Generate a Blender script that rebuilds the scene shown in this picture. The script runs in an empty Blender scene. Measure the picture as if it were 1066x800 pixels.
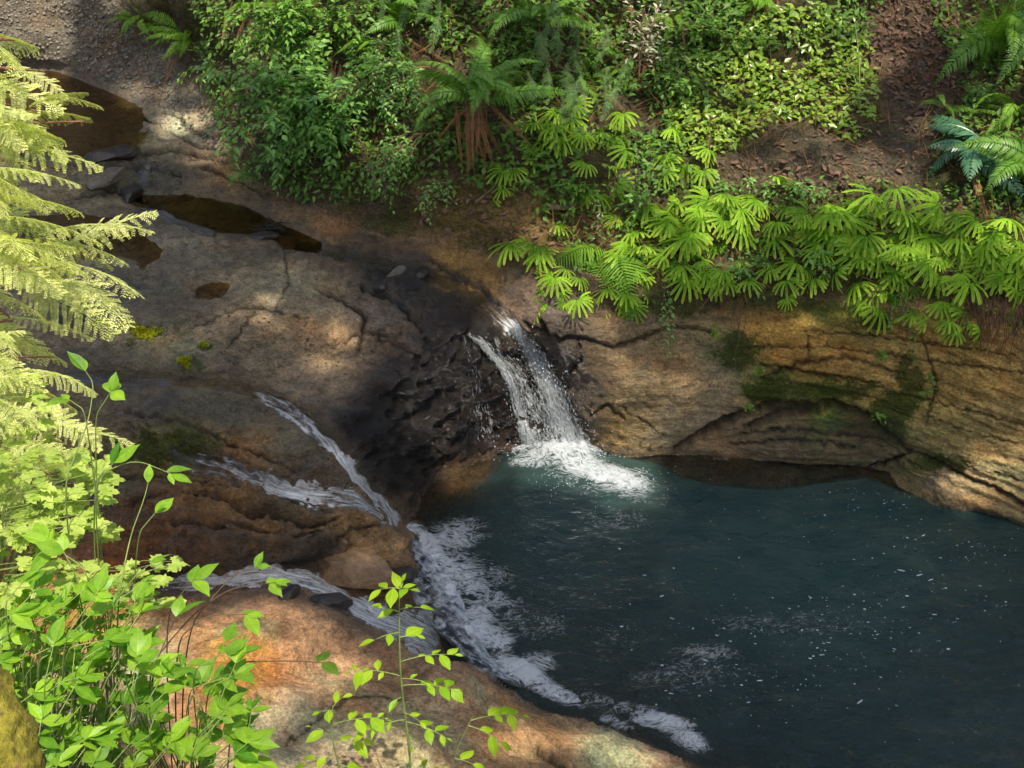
import bpy, math, random
import numpy as np
from mathutils import Vector, Matrix, geometry

random.seed(7)
RNG = np.random.default_rng(11)
SC = bpy.context.scene
COL = SC.collection

# ----------------------------------------------------------------- camera
CAM_Z = 5.5
PITCH = math.radians(33)
HALF = math.tan(math.radians(20))          # horizontal half angle
cam_d = bpy.data.cameras.new("camera")
cam = bpy.data.objects.new("camera", cam_d)
COL.objects.link(cam)
cam.location = (0, 0, CAM_Z)
cam.rotation_euler = (math.pi/2 - PITCH, 0, 0)
cam_d.sensor_width = 36
cam_d.lens = 18 / HALF
cam_d.clip_start = 0.05
cam_d.clip_end = 2000
SC.camera = cam
SP, CP = math.sin(PITCH), math.cos(PITCH)

def rays(px, py):
    px = np.asarray(px, float); py = np.asarray(py, float)
    dx = (px-533)/533*HALF
    dy = (400-py)/533*HALF
    return dx, CP + dy*SP, -SP + dy*CP
def W(px, py, z):
    """survey point: where the sight line of a photo point meets height z"""
    rx, ry, rz = rays(px, py)
    t = (z-CAM_Z)/rz
    return np.stack([rx*t, ry*t, CAM_Z + rz*t], -1)
def WD(px, py, d):
    """survey point at distance d along the view axis"""
    rx, ry, rz = rays(px, py)
    return np.stack([rx*d, ry*d, CAM_Z + rz*d], -1)
def proj(p):
    p = np.asarray(p, float)
    x, y, z = p[..., 0], p[..., 1], p[..., 2]-CAM_Z
    f = y*CP - z*SP
    u = y*SP + z*CP
    f = np.maximum(f, 1e-3)
    return 533 + x/f/HALF*533, 400 - u/f/HALF*533
def zy(px, py, y):
    _, ry, rz = rays(px, py)
    return float(CAM_Z + rz*(y/ry))

# ----------------------------------------------------------------- noise
_P = np.random.default_rng(3).permutation(512)
_P = np.concatenate([_P, _P, _P])
_G = np.random.default_rng(4).normal(size=(512, 3)); _G /= np.linalg.norm(_G, axis=1)[:, None]
def perlin(p):
    p = np.asarray(p, float)
    i = np.floor(p).astype(np.int64); f = p - i
    i &= 511
    u = f*f*f*(f*(f*6-15)+10)
    out = 0
    for a in (0, 1):
        for b in (0, 1):
            for c in (0, 1):
                h = _P[_P[_P[(i[..., 0]+a) & 511] + ((i[..., 1]+b) & 511)] + ((i[..., 2]+c) & 511)]
                g = _G[h & 511]
                d = g[..., 0]*(f[..., 0]-a) + g[..., 1]*(f[..., 1]-b) + g[..., 2]*(f[..., 2]-c)
                w = (u[..., 0] if a else 1-u[..., 0])*(u[..., 1] if b else 1-u[..., 1])*(u[..., 2] if c else 1-u[..., 2])
                out = out + w*d
    return out*1.5
def fbm(p, oct=4, ridged=False, gain=0.5):
    s = 0; a = 1.0; q = np.array(p, float)
    for k in range(oct):
        n = perlin(q + 17.3*k)
        if ridged: n = 1 - 2*np.abs(n)
        s = s + a*n; a *= gain; q = q*2.03
    return s
def smooth(a, b, x):
    t = np.clip((x-a)/(b-a), 0, 1)
    return t*t*(3-2*t)

# ----------------------------------------------------------------- mesh helpers
def mesh_from(name, V, F, attrs=None, smooth_faces=True, cattrs=None, uv=None):
    """V (n,3), F (m,k) with k = 3 or 4"""
    V = np.ascontiguousarray(V, dtype=np.float32); F = np.ascontiguousarray(F, dtype=np.int32)
    me = bpy.data.meshes.new(name)
    m, k = F.shape
    me.vertices.add(len(V)); me.vertices.foreach_set("co", V.ravel())
    me.loops.add(m*k); me.loops.foreach_set("vertex_index", F.ravel())
    me.polygons.add(m)
    me.polygons.foreach_set("loop_start", np.arange(0, m*k, k, dtype=np.int32))
    me.polygons.foreach_set("loop_total", np.full(m, k, dtype=np.int32))
    me.polygons.foreach_set("use_smooth", np.full(m, smooth_faces, dtype=bool))
    for n, a in (attrs or {}).items():
        at = me.attributes.new(n, 'FLOAT', 'POINT'); at.data.foreach_set("value", np.ascontiguousarray(a, dtype=np.float32))
    for n, a in (cattrs or {}).items():
        at = me.attributes.new(n, 'FLOAT_COLOR', 'POINT')
        c = np.ones((len(V), 4), np.float32); c[:, :3] = a
        at.data.foreach_set("color", c.ravel())
    if uv is not None:
        l = me.uv_layers.new(name="flow"); l.data.foreach_set("uv", np.ascontiguousarray(uv[F.ravel()], dtype=np.float32).ravel())
    me.update(calc_edges=True); me.validate()
    return me
def link(name, data, mat=None, parent=None, loc=None):
    o = bpy.data.objects.new(name, data); COL.objects.link(o)
    if mat is not None and data is not None and not data.materials: data.materials.append(mat)
    if parent is not None: o.parent = parent
    if loc is not None: o.location = loc
    return o
def tag(o, label=None, cat=None, group=None, kind=None):
    if label: o["label"] = label
    if cat: o["category"] = cat
    if group: o["group"] = group
    if kind: o["kind"] = kind
    return o

class Geo:
    """collects triangles with one float (v, per-leaf tone) and one float (t, along) per vertex"""
    def __init__(s): s.V = []; s.F = []; s.a = []; s.b = []; s.c = []; s.n = 0
    def add(s, V, F, a, b=0.0, c=0.0):
        V = np.asarray(V, float).reshape(-1, 3); F = np.asarray(F, int).reshape(-1, 3)
        s.V.append(V); s.F.append(F + s.n); s.n += len(V)
        s.a.append(np.broadcast_to(np.asarray(a, float), (len(V),)).copy())
        s.b.append(np.broadcast_to(np.asarray(b, float), (len(V),)).copy())
        s.c.append(np.broadcast_to(np.asarray(c, float), (len(V),)).copy())
    def inst(s, tv, tf, M, pos, a, b=None):
        """place template tv/tf with (N,3,3) frames M (columns = axes) at pos"""
        N = len(pos); k = len(tv)
        V = np.einsum('nij,kj->nki', M, tv) + np.asarray(pos)[:, None, :]
        F = (np.asarray(tf)[None] + (np.arange(N)*k)[:, None, None]).reshape(-1, 3)
        a = np.repeat(np.broadcast_to(a, (N,)), k)
        bb = np.tile(tv[:, 0]/max(1e-6, tv[:, 0].max()), N) if b is None else np.repeat(b, k)
        s.add(V.reshape(-1, 3), F, a, bb, np.tile((np.abs(tv[:, 1]) < 1e-6).astype(float), N))
    def tube(s, pts, rad, seg=5, a=0.5):
        pts = np.asarray(pts, float); n = len(pts)
        rad = np.broadcast_to(rad, (n,))
        tan = np.gradient(pts, axis=0); tan /= np.linalg.norm(tan, axis=1)[:, None] + 1e-9
        ref = np.array([0.31, 0.17, 0.93]) if abs(tan[0, 2]) < .9 else np.array([1., .1, 0])
        u = np.cross(tan, ref); u /= np.linalg.norm(u, axis=1)[:, None] + 1e-9
        w = np.cross(tan, u)
        th = np.arange(seg)*2*np.pi/seg
        V = pts[:, None] + rad[:, None, None]*(np.cos(th)[None, :, None]*u[:, None] + np.sin(th)[None, :, None]*w[:, None])
        i = np.arange(n-1)[:, None]*seg; j = np.arange(seg)[None]; j2 = (j+1) % seg
        A, B, C, D = i+j, i+j2, i+seg+j2, i+seg+j
        F = np.concatenate([np.stack([A, B, C], -1).reshape(-1, 3), np.stack([A, C, D], -1).reshape(-1, 3)])
        s.add(V.reshape(-1, 3), F, a, np.repeat(np.linspace(0, 1, n), seg))
    def mesh(s, name, smooth_faces=True):
        return mesh_from(name, np.concatenate(s.V), np.concatenate(s.F), {"v": np.concatenate(s.a), "t": np.concatenate(s.b), "m": np.concatenate(s.c)}, smooth_faces)
    def build(s, name, mat, parent=None, loc=None):
        return link(name, s.mesh(name), mat, parent, loc)

def frames(X, up=None, roll=0.0):
    """frames with x axis X (N,3) and z near up; columns are axes"""
    X = np.asarray(X, float); X = X/(np.linalg.norm(X, axis=1)[:, None]+1e-9)
    if up is None: up = np.array([0, 0, 1.])
    up = np.broadcast_to(up, X.shape)
    Y = np.cross(up, X); l = np.linalg.norm(Y, axis=1)[:, None]
    Y = np.where(l < 1e-3, np.array([0, 1., 0]), Y/(l+1e-9))
    Z = np.cross(X, Y)
    if np.any(roll):
        c, s_ = np.cos(roll), np.sin(roll)
        c = np.broadcast_to(c, (len(X),))[:, None]; s_ = np.broadcast_to(s_, (len(X),))[:, None]
        Y, Z = Y*c + Z*s_, Z*c - Y*s_
    return np.stack([X, Y, Z], -1)

# ----------------------------------------------------------------- shader helpers
class NT:
    def __init__(s, name):
        s.m = bpy.data.materials.new(name); s.m.use_nodes = True
        s.t = s.m.node_tree; s.t.nodes.clear()
        s.out = s.t.nodes.new('ShaderNodeOutputMaterial')
    def n(s, kind, ins=None, **kw):
        nd = s.t.nodes.new('ShaderNode'+kind)
        for k, v in kw.items(): setattr(nd, k, v)
        for k, v in (ins or {}).items():
            if isinstance(v, bpy.types.NodeSocket): s.t.links.new(v, nd.inputs[k])
            else: nd.inputs[k].default_value = v
        return nd
    def math(s, op, a, b=0.0, clamp=False):
        return s.n('Math', {0: a, 1: b}, operation=op, use_clamp=clamp).outputs[0]
    def mix(s, f, a, b, blend='MIX'):
        nd = s.n('Mix', None, data_type='RGBA', blend_type=blend)
        for k, v in ((0, f), (6, a), (7, b)):
            if isinstance(v, bpy.types.NodeSocket): s.t.links.new(v, nd.inputs[k])
            else: nd.inputs[k].default_value = v if k == 0 else ((*v, 1) if len(v) == 3 else v)
        return nd.outputs[2]
    def ramp(s, f, stops, interp='LINEAR'):
        nd = s.n('ValToRGB', {0: f}); cr = nd.color_ramp; cr.interpolation = interp
        while len(cr.elements) < len(stops): cr.elements.new(0.5)
        for e, (p, c) in zip(cr.elements, stops):
            e.position = p; e.color = (*c, 1) if len(c) == 3 else c
        return nd.outputs[0]
    def mr(s, v, a, b, c=0.0, d=1.0):
        return s.n('MapRange', {0: v, 1: a, 2: b, 3: c, 4: d}).outputs[0]
    def attr(s, name, out=2): return s.n('Attribute', attribute_name=name).outputs[out]
    def noise(s, vec, scale, detail=4, rough=0.55, dist=0.0):
        return s.n('TexNoise', {'Vector': vec, 'Scale': scale, 'Detail': detail, 'Roughness': rough, 'Distortion': dist}).outputs[0]
    def pos(s): return s.n('NewGeometry').outputs['Position']
    def done(s, surf): s.t.links.new(surf, s.out.inputs[0]); return s.m
# ----------------------------------------------------------------- terrain survey
def L(*pts): return list(pts)
lines = [
 # water line of the pool, from the near rock round the falls to the right bank
 L((900,960,0),(820,860,0),(745,803,0),(700,790,0),(650,762,0),(600,750,0),(560,738,0),(510,712,0),(470,690,0)),
 L((470,690,0),(455,650,0),(432,610,0),(428,570,0),(412,548,0),(428,510,0),(470,482,0),(520,470,0),(575,466,0),(625,470,0),(660,474,0),(690,471,0),(720,474,0),(800,476,0),(880,478,0),(930,488,0),(950,502,0),(946,518,0),(975,530,0),(1015,534,0),(1066,550,0),(1150,585,0),(1330,660,0)),
 # just under water
 L((1000,960,-.6),(850,850,-.6),(770,800,-.5),(712,778,-.4),(650,748,-.4),(570,724,-.4),(515,700,-.4),(480,670,-.4),(465,640,-.3),(448,600,-.3),(440,560,-.14),(450,530,-.07),(490,510,-.05),(515,500,-.07),(520,500,-.3),(570,495,-.4),(620,495,-.3)),
 # submerged shelf edge under the undercut
 L((680,500,-.16),(700,520,-.2),(740,535,-.22),(800,540,-.22),(850,532,-.22),(900,522,-.2),(925,530,-.2)),
 L((680,512,-.7),(700,534,-.9),(740,548,-1.),(800,553,-1.),(850,546,-1.),(900,536,-.9),(925,545,-.9),(975,546,-.8),(1015,550,-.8),(1066,566,-.7),(1150,600,-.6)),
 L((690,480,-.07),(760,488,-.08),(840,490,-.08),(910,498,-.08)),
 # top edge of the near rock
 L((900,1000,.25),(800,880,.2),(730,820,.16),(680,800,.15),(600,765,.16),(550,750,.2),(500,724,.26),(455,702,.33),(430,690,.36),(400,662,.38),(360,642,.40),(320,628,.43),(270,622,.45),(215,628,.47),(150,640,.5),(60,650,.55),(-60,660,.6)),
 L((700,860,.4),(600,820,.42),(500,790,.46),(400,760,.52),(300,720,.58),(200,700,.62),(100,700,.7),(0,700,.8),(-150,700,.9)),
 L((600,900,.8),(400,860,.8),(250,840,.85),(100,810,.95),(0,790,1.1),(-150,780,1.3)),
 L((900,1100,.9),(600,1000,1.6),(400,960,2.1),(250,930,2.3),(100,900,2.4),(-50,880,2.5),(-250,850,2.7)),
 # lower stream channel
 L((-60,612,.52),(100,610,.46),(215,608,.42),(260,604,.40),(300,600,.38),(340,612,.35),(375,632,.31),(410,650,.27),(440,668,.22),(462,684,.10)),
 # rock slab between the streams (its near edge, top and foot)
 L((100,585,.56),(200,582,.54),(260,585,.50),(300,588,.48),(330,575,.5),(352,562,.5)),
 L((100,600,.46),(200,598,.44),(262,600,.42),(300,597,.40),(335,590,.38),(356,578,.36)),
 # boulder top edge
 L((322,588,.38),(350,592,.36),(378,596,.34),(405,590,.32),(419,578,.30),(421,566,.28)),
 L((322,602,.34),(350,614,.31),(378,626,.27),(405,628,.20),(426,610,.08),(429,580,.06)),
 L((318,580,.44),(345,562,.45),(375,552,.46),(405,550,.44),(421,560,.34)),
 # lower shelf
 L((150,440,.86),(220,448,.80),(280,460,.76),(325,480,.70),(350,505,.60),(380,530,.52),(405,545,.47)),
 L((120,480,.74),(200,490,.70),(250,500,.64),(300,520,.585),(345,522,.57),(380,532,.52)),
 L((100,540,.64),(180,545,.62),(260,550,.58),(310,548,.55),(340,535,.56)),
 # chute
 L((-60,395,.98),(60,395,.94),(150,397,.90),(220,404,.87),(270,414,.84),(305,432,.79),(340,464,.70),(366,494,.58),(385,515,.44),(402,532,.28),(416,548,.06)),
 # big ledge edge beside the chute
 L((100,380,.98),(200,388,.95),(275,400,.92),(315,420,.88),(345,450,.80),(358,468,.72)),
 # big dark face: crest and foot
 L((358,462,.72),(352,440,.82),(372,412,.88),(398,392,.90),(420,362,.93),(450,340,.93),(480,322,.92),(505,318,.90)),
 L((372,490,.50),(395,515,.25),(418,538,.03)),
 L((505,318,.90),(512,340,.80),(500,352,.79),(490,360,.72)),
 L((505,372,.60),(515,410,.34),(522,440,.16),(530,464,.01)),
 L((440,400,.66),(450,440,.38),(440,480,.10)),
 # channel above the main fall
 L((240,232,.98),(300,245,.97),(360,268,.955),(420,282,.94),(460,292,.92),(490,305,.90),(515,325,.86),(538,343,.82)),
 L((300,262,.985),(360,285,.97),(420,300,.965),(455,312,.95),(480,322,.92)),
 L((543,345,.82),(552,355,.60),(568,390,.36),(585,430,.16),(600,463,.01)),
 # wall right of the fall
 L((500,268,1.02),(520,282,1.0),(545,300,1.0),(560,320,1.0),(575,330,1.0)),
 L((556,345,.86),(575,370,.68),(600,420,.36),(620,460,.06)),
 # rounded rock face right of the fall, crest
 L((575,330,1.0),(600,338,.95),(640,344,.90),(700,345,.86),(760,348,.84),(800,338,.88),(860,330,.92),(920,328,.96),(980,332,1.02),(1066,345,1.1),(1200,365,1.2),(1330,380,1.3)),
 L((600,370,.78),(640,400,.60),(700,410,.53),(760,400,.54),(780,405,.52)),
 L((625,440,.26),(660,458,.12),(690,462,.06),(705,462,.07)),
 # undercut: lip and foot of the slot
 L((705,462,.07),(740,446,.22),(775,432,.34),(810,420,.43),(860,415,.48),(900,424,.44),(935,446,.36),(960,470,.26),(1000,490,.22),(1040,512,.17),(1066,525,.15),(1150,560,.12)),
 # ledge below the slot
 L((725,462,.08),(745,455,.14),(775,445,.23),(810,436,.29),(860,431,.31),(900,440,.27),(930,455,.21)),
 L((725,470,.03),(760,468,.07),(800,467,.11),(860,468,.12),(910,473,.10),(932,480,.05)),
 # right wall mid
 L((800,375,.70),(860,375,.72),(920,385,.70),(980,400,.70),(1066,420,.72),(1200,450,.75)),
 L((960,440,.46),(1000,460,.40),(1066,485,.36),(1200,520,.35)),
 # foot of the far bank along the creek
 L((60,-40,1.9),(130,0,1.75),(170,50,1.42),(220,110,1.22),(250,180,1.08),(285,205,1.03),(330,225,1.02),(400,250,1.0),(440,262,1.0),(470,266,1.01),(500,268,1.02)),
 L((70,40,1.34),(150,90,1.17),(195,130,1.09),(215,175,1.02),(250,205,.99),(300,228,.985),(370,255,.975),(430,270,.965)),
 # upper creek
 L((-260,-60,1.9),(-100,-40,1.85),(0,-20,1.75),(60,10,1.55)),
 L((-200,60,1.35),(-50,60,1.25),(30,70,1.2),(100,100,1.14),(150,125,1.10)),
 L((-200,150,1.2),(0,150,1.12),(100,160,1.08),(140,165,1.06)),
 L((-200,190,1.12),(0,190,1.05),(100,195,1.02),(170,200,.99),(230,225,.965)),
 L((-200,250,1.06),(0,250,1.02),(120,255,1.0),(200,262,.99)),
 L((-200,300,1.04),(0,300,1.01),(120,310,.99),(220,310,.985),(320,330,.97),(400,350,.95)),
 L((-200,350,1.03),(0,355,1.0),(120,350,.98),(200,360,.97),(300,385,.93)),
 # hillside
 L((200,0,2.1),(240,60,1.72),(300,100,1.72),(340,160,1.42),(400,200,1.30),(460,225,1.22),(520,240,1.18),(560,250,1.15),(600,262,1.12)),
 L((300,0,2.25),(400,0,2.32),(500,0,2.32),(600,0,2.35),(700,0,2.35),(850,0,2.35),(950,0,2.32),(1066,0,2.3),(1200,0,2.3),(1330,0,2.3)),
 L((330,60,1.95),(400,60,2.0),(500,70,1.95),(600,80,1.92),(700,80,1.92),(850,80,1.93),(950,80,1.93),(1066,80,1.95),(1330,90,1.95)),
 L((420,130,1.72),(500,150,1.62),(600,170,1.55),(700,170,1.55),(760,165,1.6),(850,165,1.62),(950,165,1.62),(1066,175,1.65),(1330,190,1.7)),
 L((540,215,1.32),(620,230,1.28),(700,235,1.27),(770,215,1.36),(850,205,1.43),(950,210,1.45),(1066,230,1.45),(1330,250,1.5)),
 L((600,290,1.08),(700,300,1.04),(800,290,1.10),(900,280,1.18),(1000,285,1.22),(1066,295,1.26),(1330,320,1.4)),
 L((-260,-180,2.7),(0,-150,2.7),(200,-120,2.8),(400,-120,2.9),(600,-120,2.9),(850,-120,2.9),(1066,-120,2.85),(1330,-120,2.85)),
 L((-260,-330,4.05),(0,-330,4.05),(300,-330,4.1),(600,-330,4.15),(900,-330,4.1),(1330,-330,4.1)),
]
points = [(600,600,-1.2),(700,620,-1.4),(800,650,-1.4),(900,600,-1.3),(1000,650,-1.1),(1066,750,-.6),(1150,700,-.6),(540,560,-.8),(650,540,-1.0),
          (850,760,-1.0),(950,800,-.7),(1100,900,-.7),(1330,800,-.3),(1330,1000,.3),(1330,1120,1.0),(-260,1120,3.2),(1000,570,-1.2),(740,700,-1.2),(560,660,-.9),
          (500,600,-.6),(1100,1100,.9),(-260,0,1.6),(350,330,.99),(250,350,.965),(380,370,.93)]
vs, es = [], []
for ln in lines:
    for k, p in enumerate(ln):
        vs.append(p)
        if k: es.append((len(vs)-2, len(vs)-1))
vs += points
co2 = [Vector((p[0], p[1])) for p in vs]
r = geometry.delaunay_2d_cdt(co2, es, [], 0, 0.5)
rv, rf, rorig = r[0], r[2], r[3]
zs = np.zeros(len(rv))
src = np.array(vs)
for i, v in enumerate(rv):
    if rorig[i]:
        zs[i] = np.mean([src[k][2] for k in rorig[i]])
    else:      # an edge crossing: take the nearest survey point
        d = np.hypot(src[:, 0]-v.x, src[:, 1]-v.y); k = np.argsort(d)[:2]
        w = 1/(d[k]+1e-3); zs[i] = (src[k, 2]*w).sum()/w.sum()
# sampling lattice: fine where the photo looks, coarser around it
def axis(lo, a, b, hi, step):
    left = [a]; s = step
    while left[-1] > lo: s *= 1.12; left.append(left[-1]-s)
    right = [b]; s = step
    while right[-1] < hi: s *= 1.12; right.append(right[-1]+s)
    return np.array(left[::-1][:-1] + list(np.arange(a, b, step)) + right)
STEP = 1.8
gx = axis(-255, -20, 1090, 1325, STEP); gx = np.clip(gx, -258, 1328)
gy = axis(-325, -20, 830, 1100, STEP); gy = np.clip(gy, -328, 1110)
gx = np.unique(gx); gy = np.unique(gy)
GX, GY = np.meshgrid(gx, gy)
Z = np.full(GX.shape, np.nan)
rvn = np.array([(v.x, v.y) for v in rv])
for f in rf:
    a, b, c = f[0], f[1], f[2]
    A, B, C = rvn[a], rvn[b], rvn[c]
    x0, x1 = np.searchsorted(gx, [min(A[0], B[0], C[0])-.01, max(A[0], B[0], C[0])+.01])
    y0, y1 = np.searchsorted(gy, [min(A[1], B[1], C[1])-.01, max(A[1], B[1], C[1])+.01])
    if x1 <= x0 or y1 <= y0: continue
    X = GX[y0:y1, x0:x1]; Y = GY[y0:y1, x0:x1]
    det = (B[1]-C[1])*(A[0]-C[0]) + (C[0]-B[0])*(A[1]-C[1])
    if abs(det) < 1e-9: continue
    l1 = ((B[1]-C[1])*(X-C[0]) + (C[0]-B[0])*(Y-C[1]))/det
    l2 = ((C[1]-A[1])*(X-C[0]) + (A[0]-C[0])*(Y-C[1]))/det
    l3 = 1-l1-l2
    m = (l1 > -1e-6) & (l2 > -1e-6) & (l3 > -1e-6)
    Zs = Z[y0:y1, x0:x1]
    Zs[m] = (l1*zs[a] + l2*zs[b] + l3*zs[c])[m]
# fill anything outside the hull from its neighbours
for _ in range(400):
    bad = np.isnan(Z)
    if not bad.any(): break
    P = np.pad(Z, 1, constant_values=np.nan)
    nb = np.stack([P[:-2, 1:-1], P[2:, 1:-1], P[1:-1, :-2], P[1:-1, 2:]])
    mz = np.nanmean(np.where(np.isnan(nb), np.nan, nb), axis=0)
    Z[bad] = mz[bad]
def blur(A, sig):
    k = int(3*sig)+1
    g = np.exp(-.5*(np.arange(-k, k+1)/sig)**2); g /= g.sum()
    if A.ndim == 2: A = A[..., None]; sq = True
    else: sq = False
    P = np.pad(A, ((k, k), (0, 0), (0, 0)), mode='edge')
    B = sum(g[i]*P[i:i+A.shape[0]] for i in range(2*k+1))
    P = np.pad(B, ((0, 0), (k, k), (0, 0)), mode='edge')
    B = sum(g[i]*P[:, i:i+A.shape[1]] for i in range(2*k+1))
    return B[..., 0] if sq else B
Z = blur(Z, 2.2)

def inpoly(poly, X=None, Y=None):
    X = GX if X is None else X; Y = GY if Y is None else Y
    n = len(poly); ins = np.zeros(X.shape, bool); j = n-1
    for i in range(n):
        xi, yi = poly[i]; xj, yj = poly[j]
        if yi != yj:
            ins ^= ((yi > Y) != (yj > Y)) & (X < (xj-xi)*(Y-yi)/(yj-yi)+xi)
        j = i
    return ins
def dline(pl, X=None, Y=None):
    """distance (px) to a polyline, and parameter along it 0..1"""
    X = GX if X is None else X; Y = GY if Y is None else Y
    D = np.full(X.shape, 1e9); S = np.zeros(X.shape)
    seg = [math.hypot(pl[i+1][0]-pl[i][0], pl[i+1][1]-pl[i][1]) for i in range(len(pl)-1)]
    tot = sum(seg); acc = 0
    for i, s in enumerate(seg):
        ax, ay = pl[i][:2]; bx, by = pl[i+1][:2]
        t = np.clip(((X-ax)*(bx-ax) + (Y-ay)*(by-ay))/(s*s+1e-9), 0, 1)
        d = np.hypot(X-ax-t*(bx-ax), Y-ay-t*(by-ay))
        m = d < D
        D[m] = d[m]; S[m] = ((acc+t*s)/tot)[m]; acc += s
    return D, S

# shallow level pools lying on the ledge: polygon, water level
shelf_pools = [
 ([(-200,58),(0,62),(60,66),(110,88),(150,108),(158,120),(140,150),(90,160),(40,158),(-200,150)], 1.115),
 ([(95,200),(140,196),(190,198),(240,208),(290,228),(325,246),(340,260),(300,260),(250,253),(205,246),(170,230),(120,216)], .970),
 ([(-100,225),(60,218),(130,228),(160,250),(180,262),(150,276),(90,272),(-100,268)], .993),
 ([(192,300),(215,290),(245,290),(258,298),(245,312),(215,318),(188,320),(196,308)], .972),
 ([(60,318),(110,312),(118,335),(100,352),(40,350)], .972),
 ([(130,282),(160,283),(176,292),(150,298),(130,297)], .985),
]
nz_edge = perlin(np.stack([GX/22, GY/14, GX*0], -1))*7 + perlin(np.stack([GX/8, GY/6, GX*0+9], -1))*3
pool_masks = []
for poly, lev in shelf_pools:
    m = inpoly(poly, GX+nz_edge, GY+nz_edge*.6).astype(float)
    ms = blur(m, 4.0)
    Z = Z*(1-ms) + (lev-.028)*ms
    pool_masks.append((m, ms))

P0 = W(GX, GY, Z)                       # base surface
def normals(P):
    du = np.gradient(P, axis=1); dv = np.gradient(P, axis=0)
    n = np.cross(dv, du); n /= np.linalg.norm(n, axis=-1)[..., None]+1e-12
    flip = n[..., 2] < -0.2
    return n
PB = blur(P0, 2.0)
N0 = normals(PB)
if N0[..., 2].mean() < 0: N0 = -N0

# region masks -------------------------------------------------------------
hill_poly = [(60,-400),(60,-40),(130,0),(170,50),(220,110),(250,180),(285,205),(330,225),(400,245),(450,248),(520,262),(560,285),(600,320),(640,335),(700,335),(800,325),(900,315),(1000,318),(1400,340),(1400,-400)]
hill = blur(inpoly(hill_poly, GX+nz_edge, GY+nz_edge).astype(float), 5)
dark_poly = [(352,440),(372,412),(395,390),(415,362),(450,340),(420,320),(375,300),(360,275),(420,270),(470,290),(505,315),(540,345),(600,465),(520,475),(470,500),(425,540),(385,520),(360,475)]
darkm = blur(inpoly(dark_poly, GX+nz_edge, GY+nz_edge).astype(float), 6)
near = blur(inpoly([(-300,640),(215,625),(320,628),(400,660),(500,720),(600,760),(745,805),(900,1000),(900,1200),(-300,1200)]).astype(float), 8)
wall_poly = [(560,300),(600,335),(700,335),(800,325),(900,315),(1000,318),(1400,340),(1400,800),(1066,550),(940,500),(700,478),(600,470),(545,350)]
wall = blur(inpoly(wall_poly).astype(float), 6)
creek_up = blur(inpoly([(-400,-300),(60,-100),(130,0),(170,50),(220,110),(240,160),(170,185),(100,190),(-300,180)]).astype(float), 8)
slotm = blur(inpoly([(705,462),(775,432),(860,412),(935,446),(960,480),(1000,500),(1066,548),(930,490),(700,478)]).astype(float), 4)
under = (Z < -0.02).astype(float)

# displacement ---------------------------------------------------------------
q = PB
bed = np.stack([q[..., 0]*.8+q[..., 1]*.3, q[..., 1]*.8, q[..., 2]*6.5 + q[..., 0]*.5], -1)
strata = fbm(bed*np.array([1.1, 1.1, 1.6]), 4, ridged=True)
big = fbm(q*1.7+5, 3)
mid = fbm(q*np.array([5., 5., 9.])+3, 4, ridged=True)
fine = fbm(q*22, 3)
chunk = fbm(q*np.array([3.5, 3.5, 8.])+11, 4, ridged=True)
rock = 1-hill
def steps(x, k, sharp=.22):
    y = x*k; f = y-np.floor(y); return (np.floor(y)+smooth(.5-sharp, .5+sharp, f))/k
lay = steps(fbm(np.stack([q[..., 0]*1.3+q[..., 1]*.5, q[..., 1]*2.2-q[..., 0]*.4, q[..., 2]*3], -1)+50, 5, gain=.55), 6, .14)
pm = np.clip(sum(ms for _, ms in pool_masks), 0, 1)
amp = rock*(1-pm*.9)
disp = amp*(.030*big + .017*mid*(1-wall*.6)*(1-near*.75) + .004*fine)
wr = wall*smooth(720, 830, GX)
disp += wr*(.014*strata + .020*steps(strata*.5+fbm(q*2.2+9, 3)*.5, 5, .12) + .014*fbm(np.stack([q[..., 0]*1.2, q[..., 1]*1.2, q[..., 2]*9+q[..., 0]*.6], -1), 3, ridged=True)*smooth(-.1, .4, perlin(q*2.3+40)) + .004*fine) + (wall-wr)*(.03*fbm(q*2.6+8, 3) + .004*fine)
disp += darkm*(.04*chunk + .055*steps(fbm(q*np.array([4.5, 4.5, 9.])+12, 4), 4, .10) + .022*steps(fbm(q*np.array([13, 13, 22.])+2, 3), 3, .12))
flat_ledge = np.clip(1-darkm-wall-hill-near-creek_up, 0, 1)
disp += flat_ledge*(.040*lay + .008*strata)*(1-pm)
nf = fbm(np.stack([q[..., 0]*1.1+q[..., 1]*.6, q[..., 1]*2.6-q[..., 0]*1.3, q[..., 2]*2], -1), 4)
disp += near*(.05*nf + .012*np.floor(nf*6+.8*perlin(q*5))/2)
disp += hill*(.075*fbm(q*3.0, 4) + .02*fbm(q*14, 3))
disp += creek_up*(.045*lay + .006*fbm(q*14, 3, ridged=True) + .004*fbm(q*40, 2))*(1-pm)
disp += near*(.0045*fbm(q*11, 3) + .014*steps(fbm(np.stack([q[..., 0]*1.6+q[..., 1]*1.2, q[..., 1]*4-q[..., 0]*2.2, q[..., 2]*3], -1)+33, 4), 6, .2))
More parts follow.
